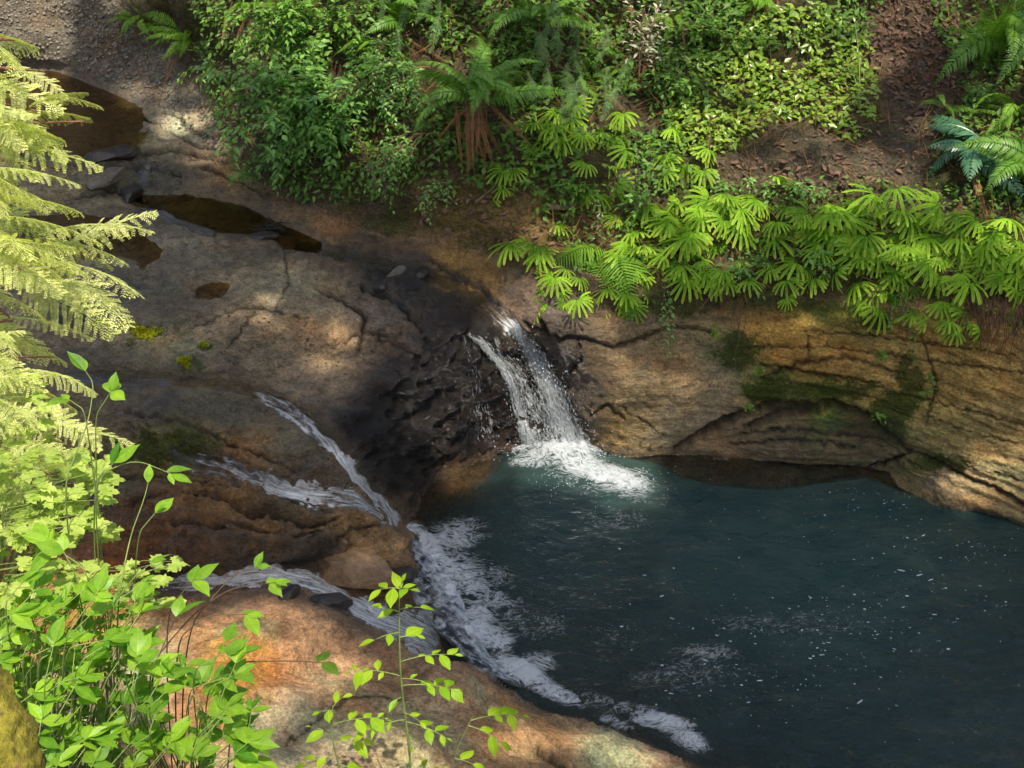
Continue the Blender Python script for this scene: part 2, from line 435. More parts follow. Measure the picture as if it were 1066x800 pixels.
# lower shelf between the streams is broken into blocks
lowsh = blur(inpoly([(120,430),(330,470),(420,555),(420,610),(330,600),(100,600)]).astype(float), 6)
disp += lowsh*(.018*chunk + .012*mid + .095*lay + .035*steps(fbm(q*np.array([4., 6., 8.])+70, 4), 5, .12))
stream_lines = [([(60,392),(150,394),(210,398),(250,403),(285,418),(312,436),(340,462),(362,490),(385,514),(403,534),(420,552)], 10), ([(190,478),(225,487),(250,497),(268,506),(295,514),(320,519),(345,518),(372,522),(395,533),(412,545)], 10),
 ([(120,604),(190,606),(230,603),(262,599),(300,599),(330,606),(352,617),(378,634),(400,646),(425,655),(445,664),(466,676)], 17), ([(300,252),(345,262),(400,274),(440,283),(475,298),(500,314),(520,330),(536,343)], 10)]
smask = np.zeros(GX.shape)
for pl, w_ in stream_lines:
    d_, _ = dline(pl); smask = np.maximum(smask, np.exp(-(d_/w_)**4))
disp *= (1-.6*under)*(1-.85*smask)
disp -= .012*smask
# cracks and grooves: polyline px, half width px, depth m
cracks = [
 ([(703,466),(735,450),(770,434),(800,425),(835,424),(865,419),(900,430),(925,445)], 5.5, .13),
 ([(925,445),(950,466),(975,478),(1010,498),(1040,510),(1066,526),(1120,545)], 2.8, .06),
 ([(775,445),(810,432),(850,428)], 3, .07),
 ([(792,392),(830,378),(880,372),(905,378),(940,390)], 2.2, .03),
 ([(790,378),(850,388),(920,396)], 1.8, .025),
 ([(950,470),(930,478),(905,484)], 2.0, .05),
 ([(545,335),(570,352),(600,352),(640,362),(670,352),(700,338),(740,345)], 2.4, .045),
 ([(575,300),(560,330),(570,352)], 3, .05),
 ([(600,352),(605,375),(590,390)], 2.2, .035),
 ([(560,312),(590,322),(625,330)], 2, .03),
 ([(618,430),(632,420),(650,436)], 2.0, .03),
 ([(200,345),(240,330),(280,328),(320,336)], 1.6, .012),
 ([(270,330),(250,352),(236,370)], 1.6, .012),
 ([(295,255),(300,300),(285,330)], 1.4, .010),
 ([(130,430),(200,450),(250,470),(310,500)], 1.8, .02),
 ([(140,534),(190,526),(240,530),(290,540),(325,548),(350,540)], 3.2, .055), ([(180,562),(240,552),(300,562),(330,556)], 3, .05), ([(235,498),(262,512),(300,528),(345,532)], 3.0, .05), ([(120,505),(170,498),(220,508)], 2.4, .04), ([(355,560),(368,548),(400,545)], 2.2, .035), ([(330,600),(352,584),(362,562)], 3, .05),
 ([(200,560),(240,548),(300,560)], 2, .025),
 ([(255,592),(300,590),(332,580),(356,560)], 4.5, .07),
 ([(340,360),(380,345),(420,350)], 2.0, .03),
 ([(150,125),(200,150),(245,165),(290,160)], 1.8, .02),
 ([(190,175),(230,160),(270,150)], 1.8, .02),
 ([(560,775),(600,790),(640,812)], 2.2, .02),
 ([(300,760),(360,735),(430,730)], 2.0, .012),
 ([(700,545),(760,556),(840,552)], 3, .05),
 ([(450,275),(500,300),(520,320)], 3, .04),
 ([(95,150),(140,160),(190,158),(235,172)], 3, .05), ([(70,175),(110,180),(150,176),(190,186)], 3, .05), ([(80,205),(120,200),(160,212),(200,206)], 3, .045), ([(170,120),(215,142),(262,150)], 2.2, .03), ([(205,175),(250,190),(275,205)], 2, .03),
 ([(330,300),(380,330),(372,370)], 2.4, .04), ([(375,300),(415,320),(440,345)], 2.4, .05), ([(395,350),(430,375),(425,420),(400,450)], 3, .06), ([(440,355),(455,395),(440,430),(450,470)], 3, .06), ([(150,508),(210,512),(250,520)], 2, .03), ([(180,470),(240,482),(262,500)], 2, .02), ([(345,575),(372,590),(400,588)], 1.6, .02), ([(770,452),(820,446),(870,452),(920,455)], 2.0, .03), ([(760,462),(830,457),(890,464)], 1.8, .03), ([(780,362),(860,362),(940,372),(1066,388)], 1.5, .02), ([(820,345),(900,350),(1000,362),(1066,372)], 1.3, .018), ([(940,410),(1000,425),(1066,440)], 1.4, .02), ([(960,432),(1010,448),(1066,462)], 1.3, .016), ([(640,420),(690,450)], 1.2, .012), ([(1000,480),(1040,494),(1066,500)], 1.4, .02),
 ([(840,350),(842,375)], 1.6, .02), ([(960,350),(975,400),(965,440)], 2, .02),
]
jx = perlin(np.stack([GX/7, GY/7, GX*0+31], -1))*3.2; jy = perlin(np.stack([GX/7, GY/7, GX*0+57], -1))*3.2
zc = np.abs(fbm(np.stack([q[..., 0]*3.2+q[..., 1]*1.5, q[..., 1]*5.5-q[..., 0]*1.2, q[..., 2]*9], -1)+71, 5, gain=.6))
zm = smooth(.0, .45, perlin(q*1.9+23))*(1-pm)*(1-hill)*(1-.75*near)*(1-.5*wall)
crk = .75*smooth(.045, .0, zc)*zm*(1-smask)
disp -= .016*crk
zc2 = np.abs(fbm(np.stack([q[..., 0]*7+q[..., 1]*3, q[..., 1]*11-q[..., 0]*2, q[..., 2]*18], -1)+91, 4, gain=.6))
c2 = .6*smooth(.05, .0, zc2)*smooth(.05, .5, perlin(q*2.7+43))*(1-pm)*(1-hill)*(1-.8*near)
disp -= .007*c2; crk = np.maximum(crk, c2)
for pl, w, dep in cracks:
    d, s = dline(pl, GX+jx, GY+jy)
    ww = w*(.35+.65*np.sin(np.pi*np.clip(s, .03, .97))**.6)
    c = np.exp(-(d/ww)**2)
    disp -= dep*c*rock
    crk = np.maximum(crk, c)
#P1
P1 = PB + N0*disp[..., None]
N1 = normals(P1)
if N1[..., 2].mean() < 0: N1 = -N1

def T(px, py, P=None):
    """terrain point(s) behind a photo point"""
    P = P1 if P is None else P
    px = np.asarray(px, float); py = np.asarray(py, float)
    i = np.clip(np.interp(px, gx, np.arange(len(gx))), 0, len(gx)-1.001); j = np.clip(np.interp(py, gy, np.arange(len(gy))), 0, len(gy)-1.001)
    i0 = i.astype(int); j0 = j.astype(int); fi = (i-i0)[..., None]; fj = (j-j0)[..., None]
    return (P[j0, i0]*(1-fi)+P[j0, i0+1]*fi)*(1-fj) + (P[j0+1, i0]*(1-fi)+P[j0+1, i0+1]*fi)*fj

# colour survey: (px, py, albedo)
cp = [
 # grey-olive ledge
 (300,300,(.17,.145,.095)),(200,260,(.15,.13,.09)),(120,290,(.14,.12,.085)),(250,350,(.16,.12,.075)),(340,360,(.19,.13,.075)),(180,370,(.13,.115,.07)),(60,360,(.12,.1,.07)),
 (330,400,(.16,.12,.08)),(400,320,(.08,.065,.05)),(430,285,(.07,.055,.045)),
 # dark wet face
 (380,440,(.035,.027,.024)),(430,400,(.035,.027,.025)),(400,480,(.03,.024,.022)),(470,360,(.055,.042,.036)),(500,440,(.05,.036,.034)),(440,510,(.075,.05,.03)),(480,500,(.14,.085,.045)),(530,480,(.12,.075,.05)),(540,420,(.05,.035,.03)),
 # channel
 (470,285,(.20,.12,.04)),(500,300,(.24,.14,.045)),(540,310,(.14,.10,.07)),(380,262,(.09,.065,.04)),(300,250,(.10,.08,.05)),(250,235,(.07,.055,.035)),
 # bank foot
 (350,235,(.17,.10,.05)),(300,215,(.15,.10,.055)),(430,250,(.16,.10,.055)),
 # upper creek
 (60,30,(.085,.075,.058)),(120,60,(.08,.07,.054)),(20,-10,(.08,.07,.055)),(160,90,(.09,.078,.06)),(180,110,(.19,.165,.12)),(195,130,(.24,.21,.14)),(90,110,(.10,.075,.05)),(150,170,(.10,.09,.06)),(230,150,(.14,.11,.08)),(240,185,(.15,.105,.06)),(110,215,(.11,.095,.06)),
 # lower shelf
 (230,500,(.13,.085,.045)),(300,535,(.10,.075,.045)),(240,580,(.09,.06,.035)),(340,560,(.15,.10,.055)),(300,575,(.10,.07,.04)),(190,590,(.10,.06,.035)),(150,420,(.07,.06,.045)),(230,440,(.11,.095,.055)),(190,465,(.12,.11,.04)),(300,465,(.12,.10,.06)),(210,530,(.17,.095,.04)),(160,560,(.17,.085,.035)),(280,560,(.17,.10,.045)),(320,560,(.13,.09,.06)),(370,570,(.22,.14,.07)),(370,545,(.22,.14,.07)),(400,615,(.10,.065,.03)),(260,480,(.16,.10,.05)),(120,500,(.09,.075,.045)),(340,500,(.14,.11,.07)),
 # near rock
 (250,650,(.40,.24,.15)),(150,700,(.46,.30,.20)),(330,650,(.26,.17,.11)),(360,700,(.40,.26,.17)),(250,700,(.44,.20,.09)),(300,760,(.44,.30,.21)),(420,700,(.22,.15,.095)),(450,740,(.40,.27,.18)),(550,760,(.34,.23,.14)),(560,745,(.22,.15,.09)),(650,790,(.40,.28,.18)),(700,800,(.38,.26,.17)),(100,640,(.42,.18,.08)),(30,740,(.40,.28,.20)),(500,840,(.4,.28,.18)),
 # right of the fall
 (570,370,(.10,.075,.055)),(590,410,(.13,.09,.055)),(600,450,(.15,.095,.06)),(640,380,(.16,.115,.065)),(690,370,(.17,.125,.07)),(660,420,(.24,.18,.10)),(700,440,(.26,.21,.13)),(740,400,(.20,.16,.10)),(760,370,(.09,.085,.045)),(740,430,(.25,.20,.13)),(640,440,(.19,.13,.06)),(575,320,(.11,.085,.065)),
 # right wall
 (800,345,(.27,.16,.05)),(850,350,(.28,.17,.055)),(830,370,(.26,.15,.05)),(870,385,(.27,.165,.06)),(950,380,(.27,.18,.07)),(1000,400,(.26,.17,.06)),(1040,440,(.30,.21,.09)),(980,440,(.25,.19,.07)),(900,400,(.24,.16,.06)),(860,330,(.12,.12,.035)),(1040,350,(.26,.16,.06)),(1060,500,(.33,.24,.12)),(1000,510,(.30,.22,.12)),(980,500,(.26,.20,.12)),
 (800,402,(.11,.12,.035)),(860,405,(.11,.12,.03)),(830,440,(.17,.13,.07)),(870,460,(.24,.19,.10)),(780,460,(.25,.17,.09)),(800,470,(.25,.19,.11)),(920,470,(.18,.15,.08)),(930,430,(.15,.15,.04)),(960,475,(.2,.17,.07)),(900,455,(.13,.10,.06)),
 (860,440,(.09,.14,.03)),
 # submerged
 (750,510,(.16,.11,.05)),(850,510,(.16,.12,.055)),(680,490,(.16,.12,.06)),(960,525,(.26,.19,.08)),(600,600,(.07,.07,.04)),(900,600,(.05,.06,.05)),(800,650,(.06,.07,.05)),(1060,740,(.16,.12,.06)),(520,520,(.12,.09,.05)),
]
cpx = np.array([c[0] for c in cp], float); cpy = np.array([c[1] for c in cp], float); cpc = np.array([c[2] for c in cp])
wx = GX + 1.6*nz_edge; wy = GY + 1.2*perlin(np.stack([GX/18, GY/12, GX*0+77], -1))*8
acc = np.zeros(GX.shape+(3,)); ws = np.zeros(GX.shape)
for i in range(len(cp)):
    w = 1/(((wx-cpx[i])**2 + ((wy-cpy[i])*1.25)**2) + 60)**1.8
    acc += w[..., None]*cpc[i]; ws += w
Calb = acc/ws[..., None]
hillcol = np.array([.060, .042, .030])
litter = np.array([.085, .055, .045])
soilmix = smooth(-.2, .5, perlin(q*4.1))[..., None]
hc = hillcol*(1-soilmix) + np.array([.05, .045, .02])*soilmix
lit_m = blur(inpoly([(930,0),(905,30),(900,70),(940,110),(1000,110),(1010,60),(990,0)]).astype(float), 10)[..., None]
soil_m = blur(inpoly([(740,165),(800,145),(880,150),(960,120),(1000,140),(960,190),(860,195),(740,190)]).astype(float), 8)[..., None]
hc = hc*(1-lit_m) + litter*lit_m
hc = hc*(1-soil_m) + np.array([.070, .054, .042])*soil_m
foot = smooth(0, 1, blur(inpoly([(440,180),(520,195),(640,200),(700,235),(600,260),(560,285),(500,262),(420,245)]).astype(float), 8))[..., None]
hc = hc*(1-foot) + np.array([.12, .075, .035])*foot
Calb = Calb*(1-hill[..., None]) + hc*hill[..., None]
# moss
mossspots = [((150,352),(26,9)),((200,382),(14,5)),((215,370),(8,4)),((195,468),(40,16)),((150,470),(40,18)),((860,404),(70,10)),((800,405),(30,12)),((868,442),(30,5)),((930,430),(24,30)),
             ((905,335),(30,14)),((770,365),(26,22)),((850,322),(50,10)),((480,215),(60,30)),((520,250),(50,15)),((985,480),(30,10)),((690,320),(60,10)),((590,250),(40,20)),((945,405),(16,40)),((420,230),(60,14))]
mosss = np.zeros(GX.shape)
for (mx, my), (rx, ry) in mossspots:
    mosss = np.maximum(mosss, np.exp(-(((wx-mx)/rx)**2 + ((wy-my)/ry)**2)))
mosss = np.maximum(mosss, hill*.5)
wet = np.clip(darkm*1.0, 0, 1)
wetspots = [((250,430),(120,30)),((330,500),(60,40)),((60,120),(90,60)),((200,225),(100,30)),((360,265),(100,20)),((300,590),(140,30)),((600,400),(40,80)),((150,300),(90,40)),((450,500),(70,40)),((850,455),(130,25)),((500,300),(50,40)),((400,610),(60,30)),((130,560),(120,60)),((150,190),(60,30))]
for (mx, my), (rx, ry) in wetspots:
    wet = np.maximum(wet, np.exp(-(((wx-mx)/rx)**2 + ((wy-my)/ry)**2)**1.5))
wet = np.maximum(wet, smooth(.10, .02, P1[..., 2]))
wet = np.maximum(wet, blur(pm, 4)*.9)
wet = np.maximum(wet, np.clip(blur(smask, 9)*1.8, 0, 1))
Calb = Calb*(1+.34*np.clip(fbm(q*np.array([2.4, 2.4, 8.])+20, 5), -1, 1.2))[..., None]
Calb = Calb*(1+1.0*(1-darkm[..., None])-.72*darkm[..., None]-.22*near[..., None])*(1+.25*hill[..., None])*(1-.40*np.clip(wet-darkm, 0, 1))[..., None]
lg = np.clip(1-hill-wall-near, 0, 1)[..., None]
Calb = Calb*(1 + lg*np.array([.22, .20, .16])*(1-darkm[..., None]))
lum = Calb.mean(-1, keepdims=True); Calb = np.clip(lum + (Calb-lum)*(1.10+.22*near[..., None]), .004, .62)
# wet rock is darker
Calb = Calb*(1-.25*wet[..., None]*(1-darkm[..., None]))

def rock_material():
    n = NT("weathered_rock"); p = n.pos()
    col = n.attr("Col", 0); wet_ = n.attr("wet"); ms = n.attr("moss"); hl = n.attr("hill"); cr = n.attr("crack")
    n1 = n.attr("n1"); n2 = n.attr("n2")
    b = n.noise(n.n('Mapping', {'Vector': p, 'Scale': (1, 1, 2.6), 'Rotation': (.10, .06, .3)}).outputs[0], 13, 8, .74, .3)
    c = n.noise(p, 62, 5, .8)
    f = n.math('MULTIPLY', n.mr(b, .3, .7, .36, 1.68), n.mr(c, .3, .7, .42, 1.58))
    cf = n.n('CombineColor', {0: f, 1: f, 2: f}).outputs[0]
    base = n.mix(1.0, col, cf, 'MULTIPLY')
    base = n.mix(n.mr(n1, .1, .7, 0, .28), base, n.mix(1.0, base, (1.55, .95, .52), 'MULTIPLY'))
    base = n.mix(n.mr(n2, .0, .6, 0, .5), base, n.mix(1.0, base, (.66, .76, .86), 'MULTIPLY'))
    pit = n.math('MULTIPLY', n.mr(c, .40, .30), n.mr(b, .50, .60))
    base = n.mix(n.math('MULTIPLY', pit, .7), base, (.02, .016, .012))
    grit = n.math('MULTIPLY', n.mr(c, .62, .72), n.mr(n1, -.3, .3, .1, .6))
    base = n.mix(grit, base, n.mix(1.0, base, (1.9, 1.8, 1.6), 'MULTIPLY'))
    base = n.mix(n.math('MULTIPLY', cr, .8), base, (.012, .010, .008))
    mn = n.noise(p, 38, 4, .75)
    mm = n.math('MULTIPLY', n.mr(n.math('ADD', ms, n.math('MULTIPLY', n.math('SUBTRACT', mn, .5), 1.7)), .34, .62), n.mr(ms, .02, .25))
    mcol = n.ramp(n.math('ADD', n.math('MULTIPLY', c, .6), n.math('MULTIPLY', mn, .4)), [(.3, (.014, .022, .004)), (.52, (.045, .070, .009)), (.72, (.15, .17, .02))])
    base = n.mix(n.math('MULTIPLY', mm, n.mr(hl, 0, 1, .85, .5)), base, mcol)
    rough = n.mr(wet_, .15, .9, .88, .20)
    rough = n.math('ADD', rough, n.math('MULTIPLY', n.math('SUBTRACT', b, .5), .45), True)
    rough = n.math('MAXIMUM', rough, n.math('MULTIPLY', mm, .9))
    h = n.math('ADD', n.math('MULTIPLY', b, .060), n.math('MULTIPLY', c, .019))
    h = n.math('ADD', h, n.math('MULTIPLY', n.math('MULTIPLY', mn, .02), n.mr(ms, 0, .4)))
    bp = n.n('Bump', {'Strength': .9, 'Distance': 1.0, 'Height': h}).outputs[0]
    bs = n.n('BsdfPrincipled', {'Base Color': base, 'Roughness': rough, 'Normal': bp, 'Specular IOR Level': n.mr(wet_, 0, 1, .2, 1.0)})
    return n.done(bs.outputs[0])
ROCK = rock_material()

# split the lattice into the setting's pieces by face
ny, nx = GX.shape
fx = (GX[:-1, :-1]+GX[1:, 1:])/2; fy = (GY[:-1, :-1]+GY[1:, 1:])/2
fz = (Z[:-1, :-1]+Z[1:, 1:])/2
idx = np.arange(ny*nx).reshape(ny, nx)
quads = np.stack([idx[:-1, :-1], idx[1:, :-1], idx[1:, 1:], idx[:-1, 1:]], -1)
cls = np.zeros(fx.shape, int)                                  # 0 ledge
av = lambda m: (m[:-1, :-1]+m[1:, 1:])/2
cls[av(creek_up) > .5] = 1
cls[av(wall) > .5] = 2
cls[av(near) > .5] = 3
cls[(fy > 845+.1*(533-fx)*.3) & (cls == 3)] = 6
cls[av(hill) > .5] = 4
cls[(fz < -.01) & (fy > 440)] = 5
names = {0: ("rock_ledge", "broad grey brown sandstone ledge around the falls, its broken edge dark and wet"), 1: ("creek_bed", "gravelly creek bed and bare mud bank upstream of the falls"),
         2: ("sandstone_cliff", "low ochre sandstone bank undercut above the right side of the pool"), 3: ("foreground_rock", "smooth pinkish rock apron in dappled sun below the streams"),
         4: ("hillside", "steep dark earth slope under the ferns and shrubs"), 5: ("pool_bed", "rocky brown bed seen through the pool's shallow edge"), 6: ("near_bank", "steep bank below the viewpoint")}
Vall = P1.reshape(-1, 3); Nall = N1.reshape(-1, 3)
n1 = fbm(q*np.array([3.1, 3.1, 5.])+60, 5); n2 = fbm(q*np.array([4.2, 4.2, 9.])+90, 5)
A_all = {"n1": n1.ravel(), "n2": n2.ravel(), "wet": wet.ravel(), "moss": mosss.ravel(), "hill": hill.ravel(), "crack": crk.ravel()*rock.ravel()}
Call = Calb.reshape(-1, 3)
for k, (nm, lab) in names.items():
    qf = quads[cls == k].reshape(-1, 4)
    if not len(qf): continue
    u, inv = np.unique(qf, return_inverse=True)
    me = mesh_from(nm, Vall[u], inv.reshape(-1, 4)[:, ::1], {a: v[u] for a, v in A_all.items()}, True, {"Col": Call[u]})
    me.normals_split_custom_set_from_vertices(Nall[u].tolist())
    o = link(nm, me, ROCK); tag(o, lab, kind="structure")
# ----------------------------------------------------------------- water
def bedz(x, y, it=7):
    """terrain height under world (x, y)"""
    z = np.zeros(np.shape(x))
    for _ in range(it):
        px, py = proj(np.stack([x, y, z], -1))
        p = T(px, py)
        z = z*.3 + .7*p[..., 2]
    return z
def ell(px, py, lst):
    m = np.zeros(px.shape)
    for e in lst:
        cx, cy, rx, ry, s = e[:5]; an = math.radians(e[5]) if len(e) > 5 else 0
        dx, dy = px-cx, py-cy
        u = (dx*math.cos(an)+dy*math.sin(an))/rx; v = (-dx*math.sin(an)+dy*math.cos(an))/ry
        m = np.maximum(m, s*np.exp(-(u*u+v*v)**1.3))
    return m
X, Y = np.meshgrid(np.arange(-1.35, 4.6, .016), np.arange(4.0, 8.25, .016))
BZ = bedz(X, Y)
FPX, FPY = proj(np.stack([X, Y, X*0], -1))
foam = ell(FPX, FPY, [(540,466,44,9,.98,5),(590,472,40,12,1.2),(606,486,48,15,.98,12),(640,503,52,17,.80,20),(610,492,80,30,.60,14),(655,500,30,18,.8),(560,480,40,12,.8),(530,462,30,10,.9),(500,466,22,8,.6),
    (448,570,28,14,1.15,50),(470,592,30,16,1.05,40),(458,618,20,20,.95,60),(485,560,45,16,.55,-10),(505,600,45,28,.62,20),(500,640,30,22,.85,50),(515,665,28,18,.9,30),(545,700,42,15,1.2,25),(498,655,20,30,1.0,-30),(575,722,40,9,1.0,22),(560,690,30,14,.75),(520,640,50,35,.6),(580,720,40,9,.9,25),
    (640,752,30,8,.75,20),(690,752,42,12,1.05,12),(715,768,32,14,.95,30),(660,740,60,14,.6,10),(620,730,60,14,.55,10),(560,650,60,30,.5),(720,700,110,34,.5,-8),(740,680,60,16,.56),(640,660,60,24,.42),
    (690,520,60,20,.42,20),(640,540,70,24,.46),(740,560,110,26,.36),(800,590,140,24,.34),(880,610,160,26,.36),(840,650,150,26,.44),(780,650,70,16,.5),(900,540,120,14,.3),(1000,580,90,40,.34),(1010,640,80,40,.36),(960,680,100,24,.36),(1000,760,80,20,.36),(800,740,160,40,.36),(850,700,150,30,.34),
    (600,600,100,60,.3),(470,560,50,24,.8,-20),(480,600,50,34,.85,35),(430,552,14,10,1.0),(515,625,40,20,.7,30),(500,470,20,8,.9),(640,498,50,16,1.05,14),(700,610,60,30,.36)])
# shoreline froth line
shal = smooth(-.05, -.005, BZ)
foam = foam*1.0
foam = np.maximum(foam, ell(FPX, FPY, [(815,473,22,3,1.0,4),(855,476,28,2.5,1.0,2),(900,483,20,2.5,.8,10),(750,478,20,2,.6)]))
foam = np.maximum(foam, shal*.35*(perlin(np.stack([X*2, Y*2, X*0], -1)) > .05))
rip = .006*fbm(np.stack([X*4, Y*6, X*0], -1), 3)
turb = smooth(.45, 1.1, foam)
rip += turb*(.022*fbm(np.stack([X*16, Y*16, X*0+5], -1), 4, ridged=True))
dl, _ = dline([(560,464),(600,468)], FPX, FPY)
rip += .05*np.exp(-(dl/22)**2)*(1+.8*perlin(np.stack([X*20, Y*20, X*0], -1)))
keep = BZ < .06
Vp = np.stack([X, Y, rip], -1)
ii = np.arange(X.size).reshape(X.shape)
Fp = np.stack([ii[:-1, :-1], ii[:-1, 1:], ii[1:, 1:], ii[1:, :-1]], -1)[keep[:-1, :-1] | keep[1:, 1:]].reshape(-1, 4)
u, inv = np.unique(Fp, return_inverse=True)

def water_material():
    n = NT("pool_water"); p = n.pos()
    dep = n.attr("depth"); fo = n.attr("foam")
    wv = n.n('VectorMath', {0: p, 1: n.n('VectorMath', {0: n.n('TexNoise', {'Vector': p, 'Scale': 2.2, 'Detail': 3.0}).outputs[1], 3: .32}, operation='SCALE').outputs[0]}, operation='ADD').outputs[0]
    mp = n.n('Mapping', {'Vector': wv, 'Scale': (1, 1.9, 1), 'Rotation': (0, 0, .25)}).outputs[0]
    big = n.noise(mp, 3.0, 5, .6, .4); sm = n.noise(mp, 22, 8, .76, 1.1)
    lace = n.n('TexVoronoi', {'Vector': n.n('VectorMath', {0: mp, 1: n.n('VectorMath', {0: n.n('TexNoise', {'Vector': mp, 'Scale': 9.0, 'Detail': 4.0}).outputs[1], 3: .16}, operation='SCALE').outputs[0]}, operation='ADD').outputs[0], 'Scale': 12.0}, feature='DISTANCE_TO_EDGE').outputs[0]
    lc = n.mr(lace, .16, 0.0)
    rn = n.noise(n.n('VectorMath', {0: mp, 1: (3.3, 7.1, 0)}, operation='ADD').outputs[0], 7.5, 7, .66, 1.6)
    rg = n.math('SUBTRACT', 1.0, n.math('MULTIPLY', n.math('ABSOLUTE', n.math('SUBTRACT', rn, .5)), 5.5))
    rg = n.math('MAXIMUM', rg, 0.0)
    s = n.math('ADD', n.math('MULTIPLY', sm, .62), n.math('MULTIPLY', rg, .34))
    s = n.math('ADD', s, n.math('MULTIPLY', big, .16))
    s = n.math('ADD', s, n.math('MULTIPLY', fo, .60))
    fm = n.math('MULTIPLY', n.mr(s, .96, 1.24), n.mr(fo, .12, .4, 0, 1))
    # body: clear brown shallows turning to turbid dark teal
    op = n.mr(dep, .04, 1.05, .08, .97)
    body = n.n('BsdfDiffuse', {'Color': n.mix(n.mr(big, .3, .7), (.018, .050, .050), (.044, .078, .066)), 'Roughness': 0.0}).outputs[0]
    tr = n.n('BsdfTransparent', {'Color': n.mix(n.mr(dep, 0, .5), (.86, .84, .74), (.38, .40, .32))}).outputs[0]
    bodym = n.n('MixShader', {0: op, 1: tr, 2: body}).outputs[0]
    h = n.math('ADD', n.math('MULTIPLY', n.noise(mp, 7, 4, .6, .5), .03), n.math('MULTIPLY', n.noise(mp, 26, 4, .6, .3), .008))
    h = n.math('ADD', h, n.math('MULTIPLY', fm, .012))
    bp = n.n('Bump', {'Strength': .95, 'Distance': 1.0, 'Height': h}).outputs[0]
    gl = n.n('BsdfGlossy', {'Color': (1, 1, 1, 1), 'Roughness': .06, 'Normal': bp}).outputs[0]
    fr = n.n('Fresnel', {'IOR': 1.33, 'Normal': bp}).outputs[0]
    surf = n.n('MixShader', {0: fr, 1: bodym, 2: gl}).outputs[0]
    fd = n.n('BsdfPrincipled', {'Base Color': (.84, .90, .94, 1), 'Roughness': .35, 'Normal': n.n('Bump', {'Strength': .8, 'Distance': 1.0, 'Height': n.math('MULTIPLY', sm, .05)}).outputs[0], 'Specular IOR Level': .6}).outputs[0]
    return n.done(n.n('MixShader', {0: fm, 1: surf, 2: fd}).outputs[0])
WATER = water_material()
me = mesh_from("pool_water", Vp.reshape(-1, 3)[u], inv.reshape(-1, 4), {"depth": np.maximum(0, -BZ).ravel()[u], "foam": foam.ravel()[u]})
tag(link("pool_water", me, WATER), "dark teal plunge pool streaked with white foam", kind="structure")

def stream_material():
    n = NT("stream_water"); uv = n.n('UVMap', uv_map="flow").outputs[0]; p = n.pos()
    wh = n.attr("white"); ed = n.attr("edge")
    mp = n.n('Mapping', {'Vector': uv, 'Scale': (3.0, 22.0, 1)}).outputs[0]
    a = n.noise(mp, 2.2, 6, .65, 1.0); b = n.noise(p, 34, 4, .65, .6)
    s = n.math('ADD', n.math('ADD', n.math('MULTIPLY', a, 1.05), n.math('MULTIPLY', b, .35)), n.math('MULTIPLY', wh, .75))
    fm = n.mr(s, 1.06, 1.5)
    fm = n.math('MULTIPLY', fm, n.mr(n.math('ADD', ed, n.math('MULTIPLY', n.math('SUBTRACT', b, .5), 1.6)), .25, .75))
    h = n.math('ADD', n.math('MULTIPLY', a, .02), n.math('MULTIPLY', b, .010))
    bp = n.n('Bump', {'Strength': .7, 'Distance': 1.0, 'Height': h}).outputs[0]
    gl = n.n('BsdfGlossy', {'Color': (.6, .6, .6, 1), 'Roughness': .1, 'Normal': bp}).outputs[0]
    fr = n.n('Fresnel', {'IOR': 1.25, 'Normal': bp}).outputs[0]
    tr = n.n('BsdfTransparent', {'Color': (.84, .80, .70, 1)}).outputs[0]
    clear = n.n('MixShader', {0: fr, 1: tr, 2: gl}).outputs[0]
    fd = n.n('BsdfPrincipled', {'Base Color': (.93, .95, .96, 1), 'Roughness': .25, 'Normal': bp, 'Specular IOR Level': .7}).outputs[0]
    return n.done(n.n('MixShader', {0: fm, 1: clear, 2: fd}).outputs[0])
STREAM = stream_material()
PSM = blur(P1, 1.3)
def resample(pl, n):
    pl = np.array(pl, float)
    d = np.concatenate([[0], np.cumsum(np.hypot(np.diff(pl[:, 0]), np.diff(pl[:, 1])))])
    s = np.linspace(0, d[-1], n)
    return np.stack([np.interp(s, d, pl[:, k]) for k in range(pl.shape[1])], -1)
